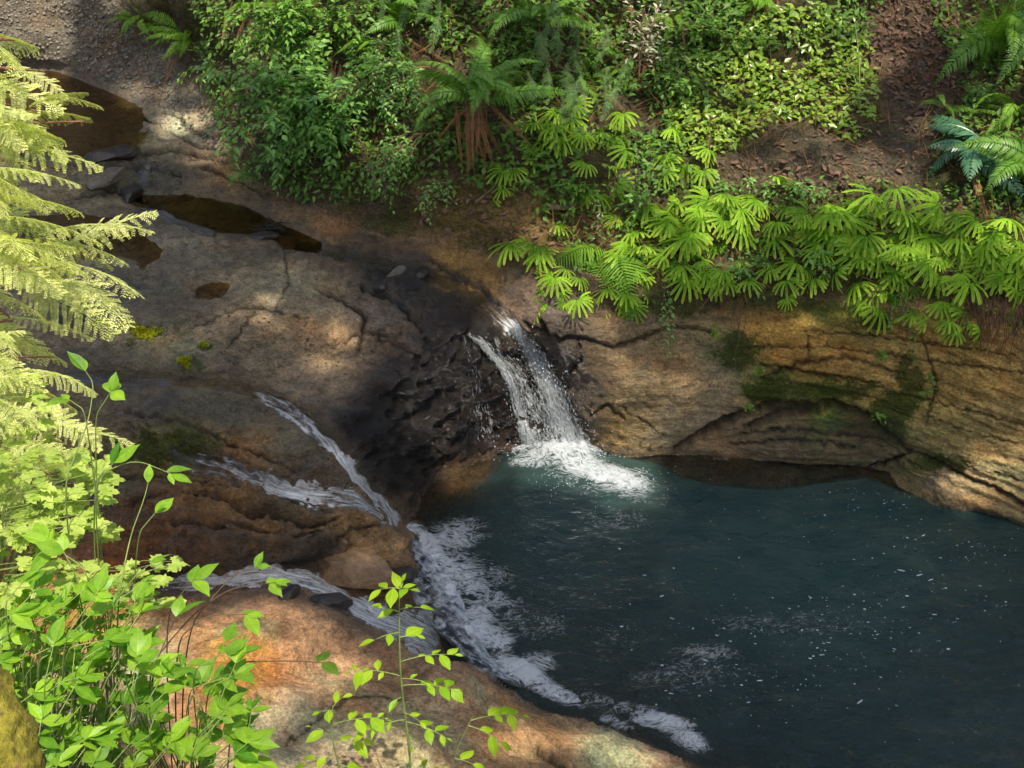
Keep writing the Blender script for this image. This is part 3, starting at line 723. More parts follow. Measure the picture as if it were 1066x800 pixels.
def stream(name, label, path, ns=120, nt_=30, lift=.007):
    """path rows: px, py, half width px (across the flow), whiteness"""
    c = resample(path, ns)
    k = np.exp(-.5*(np.arange(-6, 7)/3.)**2); k /= k.sum()
    cs = np.stack([np.convolve(np.pad(c[:, j], 6, mode='edge'), k, 'valid') for j in range(c.shape[1])], -1)
    tg = np.gradient(cs[:, :2], axis=0); tg /= np.linalg.norm(tg, axis=1)[:, None]
    nm_ = np.stack([-tg[:, 1], tg[:, 0]], -1)
    t = np.linspace(-1, 1, nt_)
    wig = 1+.25*np.sin(np.arange(ns)*.31+len(path)) + .2*np.sin(np.arange(ns)*.83)
    PX = cs[:, None, 0] + nm_[:, None, 0]*t[None]*(cs[:, 2]*wig)[:, None]
    PY = cs[:, None, 1] + nm_[:, None, 1]*t[None]*(cs[:, 2]*wig)[:, None]
    V = T(PX, PY, PSM)
    edge = 1-np.abs(t)[None]**3 + 0*PX
    s_m = np.concatenate([[0], np.cumsum(np.linalg.norm(np.diff(V[:, nt_//2], axis=0), axis=1))])
    wm = np.linalg.norm(V[:, -1]-V[:, 0], axis=1)
    V[..., 2] += lift*edge - .012*(1-edge) + .004*fbm(V*18, 3)
    V[..., 1] -= lift*.6*edge
    endf = np.minimum(1, np.minimum(np.arange(ns), np.arange(ns)[::-1])/4.)[:, None]
    V[..., 2] -= .03*(1-endf)
    UV = np.stack([np.broadcast_to(s_m[:, None], PX.shape), t[None]*wm[:, None]/2], -1)
    ii = np.arange(ns*nt_).reshape(ns, nt_)
    F = np.stack([ii[:-1, :-1], ii[1:, :-1], ii[1:, 1:], ii[:-1, 1:]], -1).reshape(-1, 4)
    wv = np.broadcast_to(cs[:, 3][:, None], PX.shape)
    me = mesh_from(name, V.reshape(-1, 3), F, {"white": wv.ravel(), "edge": (edge*endf).ravel()}, uv=UV.reshape(-1, 2))
    tag(link(name, me, STREAM), label, kind="structure")
stream("stream_water", "thin water chute curling down the edge of the ledge", [(60,392,9,.0),(150,394,8,.05),(210,398,7,.22),(250,403,7,.36),(285,418,9,.55),(312,436,9,.65),(340,462,9,.75),(362,490,9,.85),(385,514,8,.75),(403,534,7,.7),(420,552,7,.9)])
stream("stream_water", "white riffle crossing the lower shelf", [(170,470,14,.25),(205,480,15,.42),(240,492,15,.50),(268,504,12,.62),(295,513,11,.80),(320,518,12,.82),(345,518,13,.62),(372,522,9,.6),(395,533,9,.6),(412,545,8,.8)])
stream("stream_water", "fast white stream between the boulder and the sunny rock", [(120,604,9,.4),(190,606,10,.6),(230,603,9,.75),(262,599,11,.72),(300,599,12,.76),(330,606,10,.75),(352,617,10,.8),(378,634,13,.8),(400,646,16,.8),(425,655,24,.7),(445,664,30,.7),(466,676,26,.75)], nt_=34)
stream("stream_water", "trickle entering the upper pool", [(140,150,4,.1),(150,165,5,.3),(153,178,6,.45),(150,190,7,.3),(158,200,8,.05)], ns=50, nt_=14)
stream("stream_water", "thin sheet of water feeding the main fall", [(300,252,9,.0),(345,262,8,.0),(400,274,7,.0),(440,283,8,.15),(475,298,10,.16),(500,314,11,.24),(520,330,12,.5),(538,346,13,.85)])
stream("stream_water", "riffle leaving the stepping rocks upstream", [(150,205,10,.2),(160,216,12,.35),(175,228,12,.4),(200,240,10,.25),(230,246,8,.1)], ns=60)

# wide smooth sheet that slides off the rock lip into the pool
top = resample([(418,556),(424,575),(424,600),(430,625),(446,650),(468,672),(492,694),(515,712)], 60)
bot = resample([(430,556),(452,578),(470,602),(484,628),(494,655),(508,680),(528,700),(545,718)], 60)
S = np.linspace(0, 1, 30)
zt = np.interp(np.linspace(0, 1, 60), [0, .15, .5, .8, 1], [.10, .18, .28, .22, .06])
V = np.zeros((60, 30, 3))
for i in range(60):
    A = W(top[i, 0], top[i, 1], zt[i]+.02); B = W(bot[i, 0], bot[i, 1], -.01)
    for j, s in enumerate(S):
        h = A*(1-s)+B*s
        h[2] += .12*zt[i]*math.sin(math.pi*s)*(1-s*.3)
        V[i, j] = h
V += .006*fbm(V*np.array([7, 7, 7.]), 3)[..., None]
ii = np.arange(1800).reshape(60, 30)
F = np.stack([ii[:-1, :-1], ii[1:, :-1], ii[1:, 1:], ii[:-1, 1:]], -1).reshape(-1, 4)
UV = np.stack([np.broadcast_to(S[None]*.5, (60, 30)), np.broadcast_to(np.linspace(0, 1.0, 60)[:, None], (60, 30))], -1)
ed = np.minimum(1, np.minimum(np.arange(60), np.arange(60)[::-1])/5.)[:, None]*np.minimum(1, (np.arange(30)[None]+1)/5.)
wv = .42+.45*S[None]**2.5 + 0*ed
def sheet_material():
    n = NT("sliding_water"); uv = n.n('UVMap', uv_map="flow").outputs[0]; p = n.pos()
    ed = n.attr("edge"); wh = n.attr("white")
    mp = n.n('Mapping', {'Vector': uv, 'Scale': (3.0, 8.0, 1)}).outputs[0]
    a = n.noise(mp, 2.6, 5, .6, .7); b = n.noise(p, 26, 3, .6, .4)
    bp = n.n('Bump', {'Strength': .6, 'Distance': 1.0, 'Height': n.math('MULTIPLY', a, .02)}).outputs[0]
    col = n.mix(n.mr(a, .35, .70), (.46, .52, .60), (.93, .95, .98))
    fd = n.n('BsdfPrincipled', {'Base Color': col, 'Roughness': .22, 'Normal': bp, 'Specular IOR Level': .7}).outputs[0]
    tr = n.n('BsdfTransparent', {'Color': (.72, .74, .72, 1)}).outputs[0]
    f = n.math('MULTIPLY', n.mr(n.math('ADD', n.math('ADD', n.math('MULTIPLY', a, .8), n.math('MULTIPLY', b, .4)), n.math('MULTIPLY', wh, .7)), .84, 1.16, .06, .95), ed)
    return n.done(n.n('MixShader', {0: f, 1: tr, 2: fd}).outputs[0])
me = mesh_from("water_sheet", V.reshape(-1, 3), F, {"white": wv.ravel(), "edge": ed.ravel()}, uv=UV.reshape(-1, 2))
tag(link("water_sheet", me, sheet_material()), "smooth bluish sheet of water sliding off the rock into the pool", kind="structure")

# level pools on the ledge
def shelfpool_material():
    n = NT("shallow_water"); p = n.pos()
    h = n.math('MULTIPLY', n.noise(p, 12, 4, .6, .4), .010)
    bp = n.n('Bump', {'Strength': .4, 'Distance': 1.0, 'Height': h}).outputs[0]
    gl = n.n('BsdfGlossy', {'Color': (1, 1, 1, 1), 'Roughness': .05, 'Normal': bp}).outputs[0]
    fr = n.n('Fresnel', {'IOR': 1.33, 'Normal': bp}).outputs[0]
    tr = n.n('BsdfTransparent', {'Color': (.72, .62, .44, 1)}).outputs[0]
    return n.done(n.n('MixShader', {0: fr, 1: tr, 2: gl}).outputs[0])
SHP = shelfpool_material()
for (poly, lev), (m, ms) in zip(shelf_pools, pool_masks):
    k = ms > .22
    f = quads[k[:-1, :-1] & k[1:, 1:] & k[:-1, 1:] & k[1:, :-1]].reshape(-1, 4)
    if not len(f): continue
    uu, iv = np.unique(f, return_inverse=True)
    Pw = W(GX.ravel()[uu], GY.ravel()[uu], lev-.006)
    tag(link("shelf_pool", mesh_from("shelf_pool", Pw, iv.reshape(-1, 4)), SHP), "still brown shallow water lying on the ledge", kind="structure")

# the falls: many strands thrown over the lip, following the rock
def fall_material():
    n = NT("falling_water"); p = n.pos()
    a = n.noise(p, 60, 3, .6)
    v = n.attr("v")
    col = n.mix(n.mr(a, .35, .65), (.66, .74, .80), (.92, .95, .97))
    bs = n.n('BsdfPrincipled', {'Base Color': col, 'Roughness': .12, 'Specular IOR Level': .8}).outputs[0]
    tr = n.n('BsdfTransparent', {'Color': (.93, .95, .96, 1)}).outputs[0]
    f = n.mr(n.math('ADD', n.math('MULTIPLY', v, .6), a), .35, 1.0, .35, .95)
    return n.done(n.n('MixShader', {0: f, 1: tr, 2: bs}).outputs[0])
FALL = fall_material()
def strand(g, path, off, half, n=26, rng=RNG, spread=1.0, rad=(.0012, .006)):
    """one strand of falling water; path rows px, py ; follows the rock at distance off"""
    c = resample(path, n)
    s = np.linspace(0, 1, n)
    lat = rng.normal()*half
    lat = np.clip(lat, -2.0*half, 2.0*half)
    tg = np.gradient(c[:, :2], axis=0); tg /= np.linalg.norm(tg, axis=1)[:, None]
    nm_ = np.stack([tg[:, 1], -tg[:, 0]], -1)
    wob = np.cumsum(rng.normal(size=n))*.35*(s+.2)
    cc = c[:, :2] + nm_*((lat*(.55+spread*s*.7))+wob)[:, None]
    V = T(cc[:, 0], cc[:, 1], PSM)
    out = off*(.3+.7*np.sin(np.pi*np.clip(s*.9+.08, 0, 1))) + .012*rng.normal()
    V[:, 1] -= np.maximum(out, .01)*.9; V[:, 2] += np.maximum(out, .01)*.55
    a, b = sorted(rng.uniform(0, 1, 2)); 
    if rng.random() < .45: a = 0
    if b-a < .25: b = min(1, a+.35)
    k0, k1 = int(a*(n-1)), max(int(a*(n-1))+4, int(b*(n-1))+1)
    V = V[k0:k1]
    if len(V) < 4: return
    r = rng.uniform(*rad)*(1+.7*rng.normal(size=len(V))*.5)
    r = np.abs(r)*np.sin(np.pi*np.linspace(.06, .94, len(V)))**.5 + .0006
    g.tube(V, r, 5, rng.random())

def veil_material():
    n = NT("falling_veil"); uv = n.n('UVMap', uv_map="flow").outputs[0]; p = n.pos()
    wh = n.attr("white"); ed = n.attr("edge")
    wv = n.n('VectorMath', {0: uv, 1: n.n('VectorMath', {0: n.n('TexNoise', {'Vector': p, 'Scale': 16.0, 'Detail': 3.0}).outputs[1], 3: .035}, operation='SCALE').outputs[0]}, operation='ADD').outputs[0]
    a = n.noise(n.n('Mapping', {'Vector': wv, 'Scale': (7.0, 42.0, 1)}).outputs[0], 1.6, 6, .72, .4)
    b = n.noise(n.n('Mapping', {'Vector': wv, 'Scale': (26.0, 60.0, 1)}).outputs[0], 1.8, 5, .7, .6)
    s = n.math('ADD', n.math('MULTIPLY', a, .95), n.math('MULTIPLY', b, .42))
    s = n.math('ADD', s, n.math('MULTIPLY', wh, .34)); s = n.math('ADD', s, n.math('MULTIPLY', n.math('SUBTRACT', ed, 1.0), .34))
    fm = n.mr(s, .83, 1.0)
    bp = n.n('Bump', {'Strength': 1.0, 'Distance': 1.0, 'Height': n.math('MULTIPLY', b, .03)}).outputs[0]
    bs = n.n('BsdfPrincipled', {'Base Color': n.mix(n.mr(b, .35, .6), (.70, .78, .84), (.95, .96, .97)), 'Roughness': .18, 'Normal': bp, 'Specular IOR Level': .8}).outputs[0]
    tl = n.n('BsdfTranslucent', {'Color': (.85, .90, .95, 1)}).outputs[0]
    tr = n.n('BsdfTransparent', {'Color': (.93, .94, .94, 1)}).outputs[0]
    return n.done(n.n('MixShader', {0: fm, 1: tr, 2: n.n('MixShader', {0: .25, 1: bs, 2: tl}).outputs[0]}).outputs[0])
VEIL = veil_material()
def fall_sheet(path, off, white, seed):
    """path: px, py, half width; a veil hanging in front of the rock at distance off"""
    ns, ntt = 90, 40
    c = resample(path, ns); tg = np.gradient(c[:, :2], axis=0); tg /= np.linalg.norm(tg, axis=1)[:, None]
    nm_ = np.stack([-tg[:, 1], tg[:, 0]], -1); t = np.linspace(-1, 1, ntt)
    wig = 1+.16*perlin(np.stack([np.arange(ns)*.13, np.full(ns, seed*3.1), np.zeros(ns)], -1))
    PX = c[:, None, 0]+nm_[:, None, 0]*t*(c[:, 2]*wig)[:, None]; PY = c[:, None, 1]+nm_[:, None, 1]*t*(c[:, 2]*wig)[:, None]*.75
    V = T(PX, PY, blur(P1, 5.0) if 'PS5' not in globals() else PS5)
    s = np.linspace(0, 1, ns)[:, None]
    o = off*(.15+.85*np.sin(np.pi*np.clip(s*.85+.04, 0, 1)))*(1-.25*t[None]**2)
    o = o + .014*fbm(np.stack([PX/7+seed*9, PY/26, PX*0+seed], -1), 3)
    V[..., 1] -= o*.85; V[..., 2] += o*.5
    ln = np.concatenate([[0], np.cumsum(np.linalg.norm(np.diff(V[:, ntt//2], axis=0), axis=1))])
    wm = np.linalg.norm(V[:, -1]-V[:, 0], axis=1).mean()
    UV = np.stack([np.broadcast_to(ln[:, None], PX.shape)+seed*3, np.broadcast_to(t[None]*wm/2, PX.shape)+seed*5], -1)
    ii = np.arange(ns*ntt).reshape(ns, ntt); F = np.stack([ii[:-1, :-1], ii[1:, :-1], ii[1:, 1:], ii[:-1, 1:]], -1).reshape(-1, 4)
    ed = 1-np.abs(t)[None]**2.2+0*s; wv = white*np.ones(PX.shape)*(1.0-.15*np.sin(np.pi*s))
    return V.reshape(-1, 3), F, wv.ravel(), ed.ravel(), UV.reshape(-1, 2)
PS5 = blur(P1, 5.0)
def fall(name, sheets, label):
    Vs, Fs, Ws, Es, Us, k = [], [], [], [], [], 0
    for sh in sheets:
        V, F, w_, e_, u_ = fall_sheet(*sh); Vs.append(V); Fs.append(F+k); Ws.append(w_); Es.append(e_); Us.append(u_); k += len(V)
    me = mesh_from(name, np.concatenate(Vs), np.concatenate(Fs), {"white": np.concatenate(Ws), "edge": np.concatenate(Es)}, uv=np.concatenate(Us))
    return tag(link(name, me, VEIL), label, "waterfall", kind="structure")
mainp = [(537,338,10),(547,356,14),(560,380,18),(572,404,21),(581,428,24),(589,450,28),(594,468,31)]
secp = [(486,347,7),(499,356,7),(513,372,7),(524,392,8),(533,415,9),(543,440,11),(553,466,13)]
midp = [(498,352,5),(518,372,10),(535,395,16),(548,420,22),(558,446,26),(566,466,28)]
mw = fall("main_waterfall", [(mainp, .05, .95, 1), (mainp, .08, .74, 2), (mainp, .11, .52, 3)], "broad white waterfall plunging over the rock lip into the pool")
sw_ = fall("side_waterfall", [(secp, .045, .90, 4), (secp, .065, .66, 5), (midp, .045, .64, 6), ([(512,350,7),(528,376,14),(545,405,19),(560,435,23),(572,466,27)], .06, .56, 8), ([(478,350,5),(486,380,12),(495,420,20),(510,456,24)], .02, .42, 7)], "thin broken strand of falling water left of the main fall")
def beads(parent, path, n, off, half, rad, rng=RNG):
    g = Geo(); c = resample([(a, b, w_) for a, b, w_ in path], 60); s = rng.random(n)**.8; k = s*58.99; i = k.astype(int); f = (k-i)[:, None]
    q_ = c[i]*(1-f)+c[i+1]*f; tg = (c[i+1]-c[i])[:, :2]; tg /= np.linalg.norm(tg, axis=1)[:, None]
    lat = rng.normal(size=n)*.55*q_[:, 2]*half
    X = q_[:, 0]-tg[:, 1]*lat; Y_ = q_[:, 1]+tg[:, 0]*lat*.7
    P = T(X, Y_, PS5); P2 = T(X+tg[:, 0]*2, Y_+tg[:, 1]*2, PS5); d = P2-P
    o = off*(.2+.8*np.sin(np.pi*np.clip(s*.85+.04, 0, 1)))*rng.uniform(.3, 1.4, n); P[:, 1] -= o; P[:, 2] += o*.5
    r_ = rng.uniform(*rad, n)*(.4+rng.random(n)**3)
    Mx = frames(d+rng.normal(size=d.shape)*.25*np.linalg.norm(d, axis=1)[:, None])*(np.stack([r_*rng.uniform(1.5, 7, n), r_, r_], -1))[:, None, :]
    g.inst(IV, IF, Mx, P, rng.random(n)); o_ = link("drops", g.mesh("drops"), FALL, parent); return o_
def ico():
    t = (1+5**.5)/2
    v = np.array([(-1,t,0),(1,t,0),(-1,-t,0),(1,-t,0),(0,-1,t),(0,1,t),(0,-1,-t),(0,1,-t),(t,0,-1),(t,0,1),(-t,0,-1),(-t,0,1)], float); v /= np.linalg.norm(v[0])
    f = np.array([(0,11,5),(0,5,1),(0,1,7),(0,7,10),(0,10,11),(1,5,9),(5,11,4),(11,10,2),(10,7,6),(7,1,8),(3,9,4),(3,4,2),(3,2,6),(3,6,8),(3,8,9),(4,9,5),(2,4,11),(6,2,10),(8,6,7),(9,8,1)])
    return v, f
IV, IF = ico()
beads(mw, mainp, 1700, .09, .85, (.0008, .0026)); beads(sw_, secp, 700, .05, .9, (.0008, .0024)); beads(sw_, midp, 1000, .04, 1.0, (.0007, .002))
# thrown drops and splash at the foot
def ico():
    t = (1+5**.5)/2
    v = np.array([(-1,t,0),(1,t,0),(-1,-t,0),(1,-t,0),(0,-1,t),(0,1,t),(0,-1,-t),(0,1,-t),(t,0,-1),(t,0,1),(-t,0,-1),(-t,0,1)], float); v /= np.linalg.norm(v[0])
    f = np.array([(0,11,5),(0,5,1),(0,1,7),(0,7,10),(0,10,11),(1,5,9),(5,11,4),(11,10,2),(10,7,6),(7,1,8),(3,9,4),(3,4,2),(3,2,6),(3,6,8),(3,8,9),(4,9,5),(2,4,11),(6,2,10),(8,6,7),(9,8,1)])
    return v, f
IV, IF = ico()
def rand_frames(n, sc, rng=RNG):
    a = rng.normal(size=(n, 3)); M = frames(a, rng.normal(size=(n, 3)))
    return M*np.asarray(sc)[..., None, None] if np.ndim(sc) else M*sc
g = Geo()
base = W(592, 468, 0.0); base2 = W(550, 466, 0.0); base3 = W(625, 492, 0)
for bpt, cnt, sx, sy, sz in ((base, 700, .15, .10, .13), (base2, 320, .14, .08, .09), (base3, 320, .22, .14, .05)):
    pos = bpt + np.stack([RNG.normal(0, sx, cnt), -np.abs(RNG.normal(0, sy, cnt)), np.abs(RNG.normal(0, sz, cnt))*RNG.random(cnt)], -1)
    r_ = RNG.uniform(.0009, .0040, cnt)
    M = rand_frames(cnt, 1.0)*(r_[:, None]*RNG.uniform(.5, 1.6, (cnt, 3)))[:, None, :]
    g.inst(IV, IF, M, pos, RNG.random(cnt))
cnt = 160
pos = T(*[RNG.uniform(a, b, cnt) for a, b in ((420, 560), (540, 700))])*0 + np.stack([RNG.uniform(-.7, -.05, cnt), RNG.uniform(5.2, 6.8, cnt), RNG.uniform(0, .05, cnt)], -1)
tag(g.build("splash_drops", FALL), "white drops and spray thrown up where the falls hit the pool", "spray", kind="stuff")
# small bubbles and froth flecks drifting on the pool
g = Geo()
cx_ = np.concatenate([RNG.uniform(700, 1090, 110), RNG.normal(985, 50, 170), RNG.normal(890, 34, 60), RNG.normal(830, 70, 80), RNG.normal(720, 60, 60)])
cx_ = np.concatenate([cx_, RNG.normal(800, 70, 130), RNG.normal(880, 50, 80)])
cy_ = np.concatenate([RNG.normal(0, 1, 0), RNG.uniform(520, 780, 110), RNG.normal(590, 38, 170), RNG.normal(525, 13, 60), RNG.normal(665, 30, 80), RNG.normal(640, 60, 60), RNG.normal(690, 26, 130), RNG.normal(650, 14, 80)])
Pf = W(cx_, cy_, 0.006); bz_ = bedz(Pf[:, 0], Pf[:, 1]); Pf = Pf[bz_ < -.01]
cnt = len(Pf); rr = RNG.uniform(.0014, .0056, cnt)*(RNG.random(cnt)**2.5+.35)
M = frames(np.stack([np.ones(cnt), RNG.normal(0, .4, cnt), np.zeros(cnt)], -1))*(np.stack([rr*np.where(RNG.random(cnt) < .2, RNG.uniform(2.5, 5, cnt), RNG.uniform(1, 2, cnt)), rr*RNG.uniform(.8, 1.2, cnt), rr*.35], -1))[:, None, :]
g.inst(IV, IF, M, Pf, RNG.random(cnt))
tag(g.build("froth_flecks", FALL), "small white froth flecks and bubbles drifting on the dark pool", "froth", kind="stuff")
# ----------------------------------------------------------------- foliage
def leaf_material(name, lo, hi, trans=.35, rough=.42, spec=.4, tip=None, veins=False):
    n = NT(name); v = n.attr("v"); t = n.attr("t"); p = n.pos()
    oi = n.n('ObjectInfo').outputs['Random']
    f = n.math('ADD', n.math('MULTIPLY', v, .60), n.math('MULTIPLY', oi, .40))
    c = n.mix(n.math('ADD', f, n.math('MULTIPLY', n.math('SUBTRACT', n.noise(p, 45, 3, .65), .5), 1.1), True), lo, hi)
    if tip is not None: c = n.mix(n.math('MULTIPLY', n.math('POWER', t, 2.0), .6), c, tip)
    if veins:
        m = n.attr("m")
        ph = n.math('FRACT', n.math('ADD', n.math('MULTIPLY', t, 7.0), n.math('MULTIPLY', m, 1.7)))
        vm = n.math('MULTIPLY', n.mr(n.math('ABSOLUTE', n.math('SUBTRACT', ph, .5)), .16, .03), .28)
        vm = n.math('MAXIMUM', vm, n.math('MULTIPLY', n.mr(m, .84, .97), .6))
        c = n.mix(vm, c, n.mix(1.0, c, (1.5, 1.25, 1.6), 'MULTIPLY'))
        spot = n.mr(n.noise(p, 150, 2, .5), .70, .76)
        c = n.mix(n.math('MULTIPLY', spot, .6), c, (.16, .12, .03))
    bs = n.n('BsdfPrincipled', {'Base Color': c, 'Roughness': rough, 'Specular IOR Level': spec}).outputs[0]
    tl = n.n('BsdfTranslucent', {'Color': n.mix(1.0, c, (1.25, 1.25, .55), 'MULTIPLY')}).outputs[0]
    return n.done(n.n('MixShader', {0: trans, 1: bs, 2: tl}).outputs[0])
def bark_material(name, a, b, sc=30):
    n = NT(name); p = n.pos()
    x = n.noise(n.n('Mapping', {'Vector': p, 'Scale': (1, 1, .35)}).outputs[0], sc, 6, .7)
    c = n.mix(n.mr(x, .35, .65), a, b)
    return n.done(n.n('BsdfPrincipled', {'Base Color': c, 'Roughness': .85, 'Normal': n.n('Bump', {'Strength': .8, 'Distance': 1.0, 'Height': n.math('MULTIPLY', x, .006)}).outputs[0]}).outputs[0])
M_FAN = leaf_material("finger_fern_leaf", (.045, .17, .008), (.42, .74, .04), .38, .55, .2, (.66, .82, .12))
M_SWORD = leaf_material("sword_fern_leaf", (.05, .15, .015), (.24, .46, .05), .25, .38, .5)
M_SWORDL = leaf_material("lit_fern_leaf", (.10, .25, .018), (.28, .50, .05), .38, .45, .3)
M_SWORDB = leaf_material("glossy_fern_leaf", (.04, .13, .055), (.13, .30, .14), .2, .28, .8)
M_DEAD = leaf_material("dead_frond", (.15, .070, .032), (.40, .22, .10), .2, .8, .1)
M_SHRUB = leaf_material("shrub_leaf", (.06, .18, .022), (.30, .56, .08), .3, .42, .45)
M_SHRUBB = leaf_material("bluish_shrub_leaf", (.06, .20, .040), (.34, .62, .13), .28, .40, .5)
M_IVY = leaf_material("glossy_small_leaf", (.10, .24, .02), (.46, .60, .08), .28, .30, .75)
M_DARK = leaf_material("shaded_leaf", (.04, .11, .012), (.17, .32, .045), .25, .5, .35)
M_NEARL = leaf_material("broad_bright_leaf", (.09, .27, .02), (.40, .66, .05), .42, .40, .4, veins=True)
M_PALE = leaf_material("pale_lobed_leaf", (.36, .52, .08), (.68, .78, .22), .42, .45, .4)
M_SAP = leaf_material("sapling_leaf", (.26, .52, .02), (.50, .74, .04), .5, .45, .3, veins=True)
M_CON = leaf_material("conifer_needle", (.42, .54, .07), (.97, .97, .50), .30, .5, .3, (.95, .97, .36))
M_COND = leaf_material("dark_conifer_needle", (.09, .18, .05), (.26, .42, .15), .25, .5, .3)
M_TWIGL = leaf_material("pale_pinkish_leaf", (.50, .50, .34), (.82, .80, .66), .3, .5, .3)
M_LITTER = leaf_material("fallen_leaf", (.07, .04, .028), (.30, .18, .12), .1, .7, .3)
M_CANOPY = leaf_material("canopy_leaf", (.20, .30, .10), (.32, .42, .16), .5, .45, .4)
B_TWIG = bark_material("twig_bark", (.10, .065, .040), (.22, .15, .09))
B_RED = bark_material("reddish_twig", (.16, .065, .04), (.34, .17, .11))
B_GREEN = bark_material("green_stem", (.16, .24, .06), (.34, .42, .12))
B_TRUNK = bark_material("trunk_bark", (.05, .035, .025), (.14, .10, .07), 14)
B_ROOT = bark_material("hanging_root", (.08, .04, .022), (.26, .14, .08))

def nrm(v): v = np.asarray(v, float); return v/(np.linalg.norm(v)+1e-9)
# leaf templates: x along, y across, z up ; unit length
def leaf_tpl(width=.45, fold=.12, droop=.18, prof=(0, .62, 1.0, .92, .55, 0)):
    xs = np.linspace(0, 1, len(prof)); V = []; F = []
    for i, x in enumerate(xs):
        w = prof[i]*width/2; z = -droop*x*x
        V += [(x, 0, z), (x, w, z+fold*w*2), (x, -w, z+fold*w*2)]
    for i in range(len(xs)-1):
        a = i*3; b = a+3
        F += [(a, b, b+1), (a, b+1, a+1), (a, b+2, b), (a, a+2, b+2)]
    return np.array(V, float), np.array(F)
LEAF = leaf_tpl(.50)
LEAFN = leaf_tpl(.34, .1, .25)
LEAFS = [leaf_tpl(.50, .10, .12, (0, .45, .8, .98, 1, .88, .62, .3, 0)), leaf_tpl(.58, .03, .34, (0, .5, .85, 1, .96, .8, .5, .2, 0)), leaf_tpl(.44, .22, .05, (0, .4, .78, .97, 1, .86, .6, .26, 0)), leaf_tpl(.54, -.06, .22, (0, .5, .84, 1, .98, .84, .56, .25, 0))]
LEAF_LO = (np.array([(0, 0, 0), (.35, .26, .05), (.35, -.26, .05), (1, 0, -.12)], float), np.array([(0, 3, 1), (0, 2, 3)]))
def lobed_tpl():
    V = [(0, 0, 0)]; F = []
    out = [(.12, .10), (.20, .42), (.36, .30), (.58, .52), (.60, .22), (.78, .24), (1.0, 0), (.78, -.24), (.60, -.22), (.58, -.52), (.36, -.30), (.20, -.42), (.12, -.10)]
    for x, y in out: V.append((x, y, -.12*x*x+.10*abs(y)))
    V[0] = (.3, 0, 0)
    V.append((0, 0, 0.02))
    for i in range(1, 13): F.append((0, i+1, i))
    F.append((0, 1, 14)); F.append((0, 14, 13))
    return np.array(V, float), np.array(F)
LOBED = lobed_tpl()
def curve(p0, d0, length, droop, n=14, up=np.array([0, 0, 1.]), side=0.0):
    """arching curve: starts along d0 and bends down"""
    d = nrm(d0); pts = [np.array(p0, float)]; st = length/(n-1)
    sd = nrm(np.cross(d, up)+1e-6)
    for k in range(n-1):
        d = nrm(d - up*droop/(n-1) + sd*side/(n-1))
        pts.append(pts[-1]+d*st)
    return np.array(pts)
def along(pts, s):
    n = len(pts)-1; x = np.clip(np.asarray(s)*n, 0, n-1e-6); i = x.astype(int); f = (x-i)[:, None]
    return pts[i]*(1-f)+pts[i+1]*f, (pts[i+1]-pts[i])/(np.linalg.norm(pts[i+1]-pts[i], axis=1)[:, None]+1e-9)

# --- fern fronds (meshes shared by all plants) ; local x = outward, z = up
PINNA = (np.array([(0, .06, 0), (.12, .5, .03), (.6, .38, .0), (1, .0, -.14), (.6, -.22, 0), (.12, -.32, .03), (0, -.06, 0)], float),
         np.array([(0, 2, 1), (0, 6, 2), (6, 4, 2), (6, 5, 4), (4, 3, 2)]))
def frond_mesh(name, length=.7, pinna=.085, pairs=34, droop=1.7, lift=1.1, ang=68, pw=.26, seed=0, sag=.25, rachis=.0028, bare=.10):
    rng = np.random.default_rng(seed); g = Geo()
    pts = curve((0, 0, 0), (math.cos(lift), 0, math.sin(lift)), length, droop, 16, side=rng.normal()*.35)
    g.tube(pts, np.linspace(rachis, rachis*.3, 16), 4, .15)
    s = np.linspace(bare, .985, pairs)
    for sg in (1, -1):
        P, D = along(pts, s+rng.normal(size=pairs)*.002)
        sd = np.cross(D, np.cross(np.array([0, 1., 0]), D)*-1); sd = np.cross(np.cross(D, np.array([0, 1., 0])), D)
        upv = np.cross(D, sd)
        a = math.radians(ang)*(1-.25*s) + rng.normal(size=pairs)*.06
        X = D*np.cos(a)[:, None] + sg*sd*np.sin(a)[:, None]
        X[:, 2] -= sag*(.6+.4*rng.random(pairs))
        prof = np.minimum(1, (s-bare+.03)/.22)**.6*(1-((s-.35).clip(0)/.66)**1.9)
        Lg = pinna*np.maximum(.06, prof)*rng.uniform(.9, 1.08, pairs)
        n_ = np.cross(D, sd); n_ *= np.sign(n_[:, 2:3]+1e-9)
        Mx = frames(X, n_)
        Mx = Mx*np.stack([Lg, Lg*0+pinna*pw*(.35+.65*np.maximum(.1, prof))*sg, Lg], -1)[:, None, :]
        g.inst(PINNA[0], PINNA[1], Mx, P, rng.uniform(.15, 1, pairs))
    return g.mesh(name, False)
